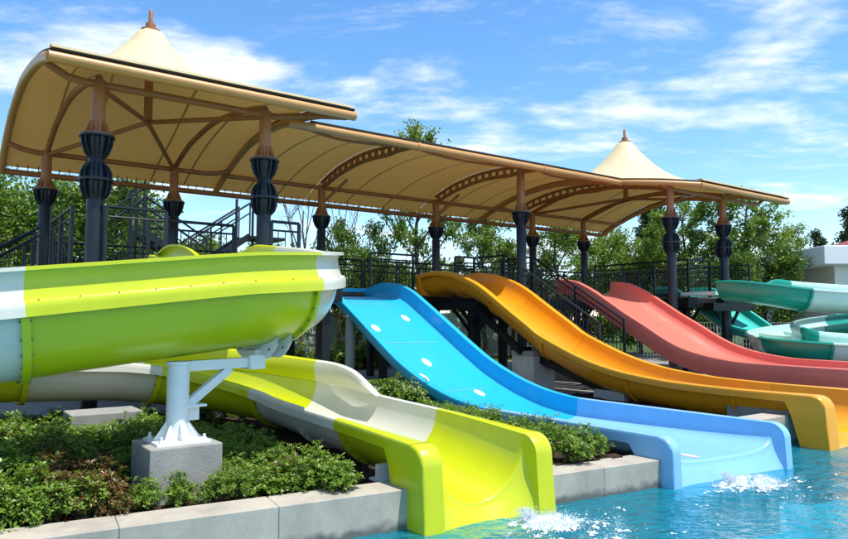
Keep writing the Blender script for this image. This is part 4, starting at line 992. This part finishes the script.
TK = {
 'bushy': [tree_meshes(11 + i, 5.0, 2.1, 'leaf_mid', 13000, 0.13, 0.45, 0.3, 0.15, nlimb=20) for i in range(2)],
 'light': [tree_meshes(31 + i, 7.0, 1.7, 'leaf_light', 9500, 0.14, 0.9, 0.5, 0.22, nlimb=18) for i in range(3)],
 'round': [tree_meshes(41 + i, 5.0, 2.3, 'leaf_light', 13000, 0.13, 0.5, 0.2, 0.12, nlimb=22) for i in range(2)],
 'dark': [tree_meshes(51, 7.0, 1.9, 'leaf_dark', 12000, 0.15, 0.25, 0.2, 0.12, nlimb=24, shape='cone')],
 'bare': [tree_meshes(61 + i, 5.2, 1.5, None, 0, 0, 2.2, 0, 0.2, bare=True, nlimb=9) for i in range(2)],
}
def place_tree(u, D, kind, H, label, group, wide=1.0, var=0):
    x = (u - 424) / 690 * D; ms_ = TK[kind][var % len(TK[kind])]; h0 = {'bushy': 5.0, 'light': 7.0, 'round': 5.0, 'dark': 7.0, 'bare': 5.2}[kind]
    nm = {'bare': 'bare_tree', 'dark': 'evergreen_tree'}.get(kind, 'leafy_tree'); root = thing(nm, label, 'tree', (x, D, GZ - 0.1), group); k = H / h0; root.scale = (k * wide, k * wide, k); root.rotation_euler.z = rg.uniform(0, 6.28)
    for n_, me in ms_:
        o = bpy.data.objects.new(n_, me); COL.objects.link(o); o.parent = root
# far left group
for i, (u, D, H, w_) in enumerate(((-55, 21, 6.2, 1.1), (-8, 23, 6.1, 1.1), (45, 25, 6.4, 1.15), (88, 23, 6.3, 1.05), (112, 27, 6.3, 0.9))):
    place_tree(u, D, 'bushy' if i % 2 else 'round', H, 'bushy green tree behind the side stair', 'trees behind the side stair', w_, i)
for i, (u, D, H, w_) in enumerate(((150, 27, 4.6, 1.1), (190, 29, 4.9, 1.1), (232, 30, 4.8, 1.2), (275, 30, 4.4, 1.1), (300, 27, 3.8, 1.0))):
    place_tree(u, D, 'round' if i % 2 else 'bushy', H, 'low rounded tree behind the zigzag stair', 'low trees behind the zigzag stair', w_, i)
place_tree(303, 24, 'bare', 6.0, 'leafless tree with thin upright branches left of the rear column', None, 0.8, 0); place_tree(341, 26, 'bare', 6.0, 'leafless tree with thin upright branches right of the rear column', None, 0.8, 1)
place_tree(357, 26, 'bushy', 5.2, 'dense green bush like tree behind the blue slide top', None, 0.75, 0)
place_tree(378, 24, 'bushy', 4.0, 'smaller dense green tree behind the blue slide railing', None, 0.8, 1)
place_tree(418, 27, 'light', 9.3, 'tall slender light green tree rising above the long canopy', None, 0.72, 0)
place_tree(484, 30, 'light', 6.4, 'open light green tree between the orange slide and rear column', None, 1.0, 1)
place_tree(512, 31, 'light', 5.4, 'small open green tree behind the front mid column', None, 1.1, 2)
place_tree(556, 30, 'light', 6.2, 'open light green tree behind the stair', None, 1.15, 0)
place_tree(600, 32, 'round', 5.6, 'rounded light green tree behind the coral slide top', None, 1.0, 0)
place_tree(655, 34, 'dark', 8.2, 'dark evergreen tree behind the collared columns', None, 1.0, 0)
place_tree(640, 33, 'round', 5.4, 'rounded pale green tree in front of the dark evergreen', None, 0.9, 1)
place_tree(684, 30, 'light', 6.9, 'upright light green tree between the two collared columns', None, 1.0, 2)
place_tree(706, 31, 'round', 5.0, 'rounded green tree behind the teal slide entry', None, 0.9, 0)
place_tree(748, 29, 'light', 7.1, 'upright feathery green tree right of the collared column', None, 1.15, 1)
place_tree(774, 36, 'light', 6.6, 'feathery green tree beside the white building', None, 1.1, 0)
place_tree(765, 28, 'bushy', 4.6, 'dense green tree behind the teal slide', None, 1.0, 0); place_tree(722, 28, 'bushy', 4.2, 'dense green tree behind the column by the teal slide', None, 0.9, 1)
place_tree(822, 42, 'dark', 7.6, 'dark evergreen behind the white building', None, 0.9, 0); place_tree(856, 44, 'dark', 9.4, 'taller dark evergreen behind the red tiled roof', None, 0.9, 0)
for i in range(16):     # far screen of trees along the horizon
    u = -60 + i * 62; place_tree(u, 46 + (i * 7) % 9, ('bushy', 'round')[i % 2], 4.6 + (i * 37 % 10) * 0.12, 'distant green tree along the park boundary', 'distant trees', 1.3, i)

# ================================================================ splashes
def splash(s, t, label, n, ls, lt, jet, seed):
    """a ragged foam sheet with holes and lumps, plus flung droplets"""
    rg = random.Random(seed); mb = MB(); st_ = 0.012; NI, NJ = int(3.2 * ls / st_), int(2.0 * lt / st_); H = {}
    for i in range(NI + 1):
        for j in range(NJ + 1):
            ds, dt = (i / NI - 0.5) * 3.2 * ls, j / NJ * 2.0 * lt - 0.04
            v = Vector((ds * 1.6 + seed, dt * 2.6, 0.3)); nz = noise.fractal(v * 4.5, 0.7, 2.1, 7) + 0.35 * noise.noise(v * 24)
            env = math.exp(-(ds / (0.62 * ls)) ** 2 - (max(0, dt) / (0.75 * lt)) ** 2)
            H[i, j] = (ds, dt, env * 0.95 + nz * 0.75 - 0.56, env)
    ids = {}
    def vid(i, j):
        if (i, j) not in ids:
            ds, dt, h, env = H[i, j]; ids[i, j] = len(mb.v)
            z = 0.003 + max(0, h) * 0.055 * (0.4 + env) + (0.010 * noise.noise(Vector((ds * 60, dt * 60, seed))) if h > 0.05 else 0)
            mb.v.append(W(s + ds + 0.25 * dt, t + dt, max(0.002, z)))
        return ids[i, j]
    for i in range(NI):
        for j in range(NJ):
            if min(H[i, j][2], H[i + 1, j][2], H[i, j + 1][2], H[i + 1, j + 1][2]) > 0: mb.f.append((vid(i, j), vid(i, j + 1), vid(i + 1, j + 1), vid(i + 1, j)))
    cl_ = [k for k in H.values() if k[2] > 0.25] or list(H.values())
    for i in range(n):
        ds, dt, h, env = rg.choice(cl_); z = abs(rg.gauss(0, 0.03)) * (0.3 + env); ds += rg.gauss(0, 0.05); dt += rg.gauss(0, 0.05)
        mb.sphere(W(s + ds + 0.25 * dt, t + dt, z + 0.01), rg.uniform(0.0015, 0.0055), 5)
    for i in range(int(n * jet)):
        u = rg.random(); mb.sphere(W(s - 0.10 + rg.gauss(0, 0.05), t - 0.05 + u * 0.16 + rg.gauss(0, 0.012), 0.11 * (1 - u) ** 0.8 + abs(rg.gauss(0, 0.02))), rg.uniform(0.002, 0.006), 5, 1.0)
    o = build('water_splash', mb, 'foam', base=W(s, t, 0), ang=80); tag(o, label, None, None, 'stuff'); return o
splash(2.85, 6.78, 'white churned foam in the pool below the lime slide end', 4200, 0.68, 1.0, 0.25, 3)
splash(5.95, 7.06, 'white churned foam in the pool below the pale blue slide end', 4200, 0.88, 0.78, 0.22, 4)
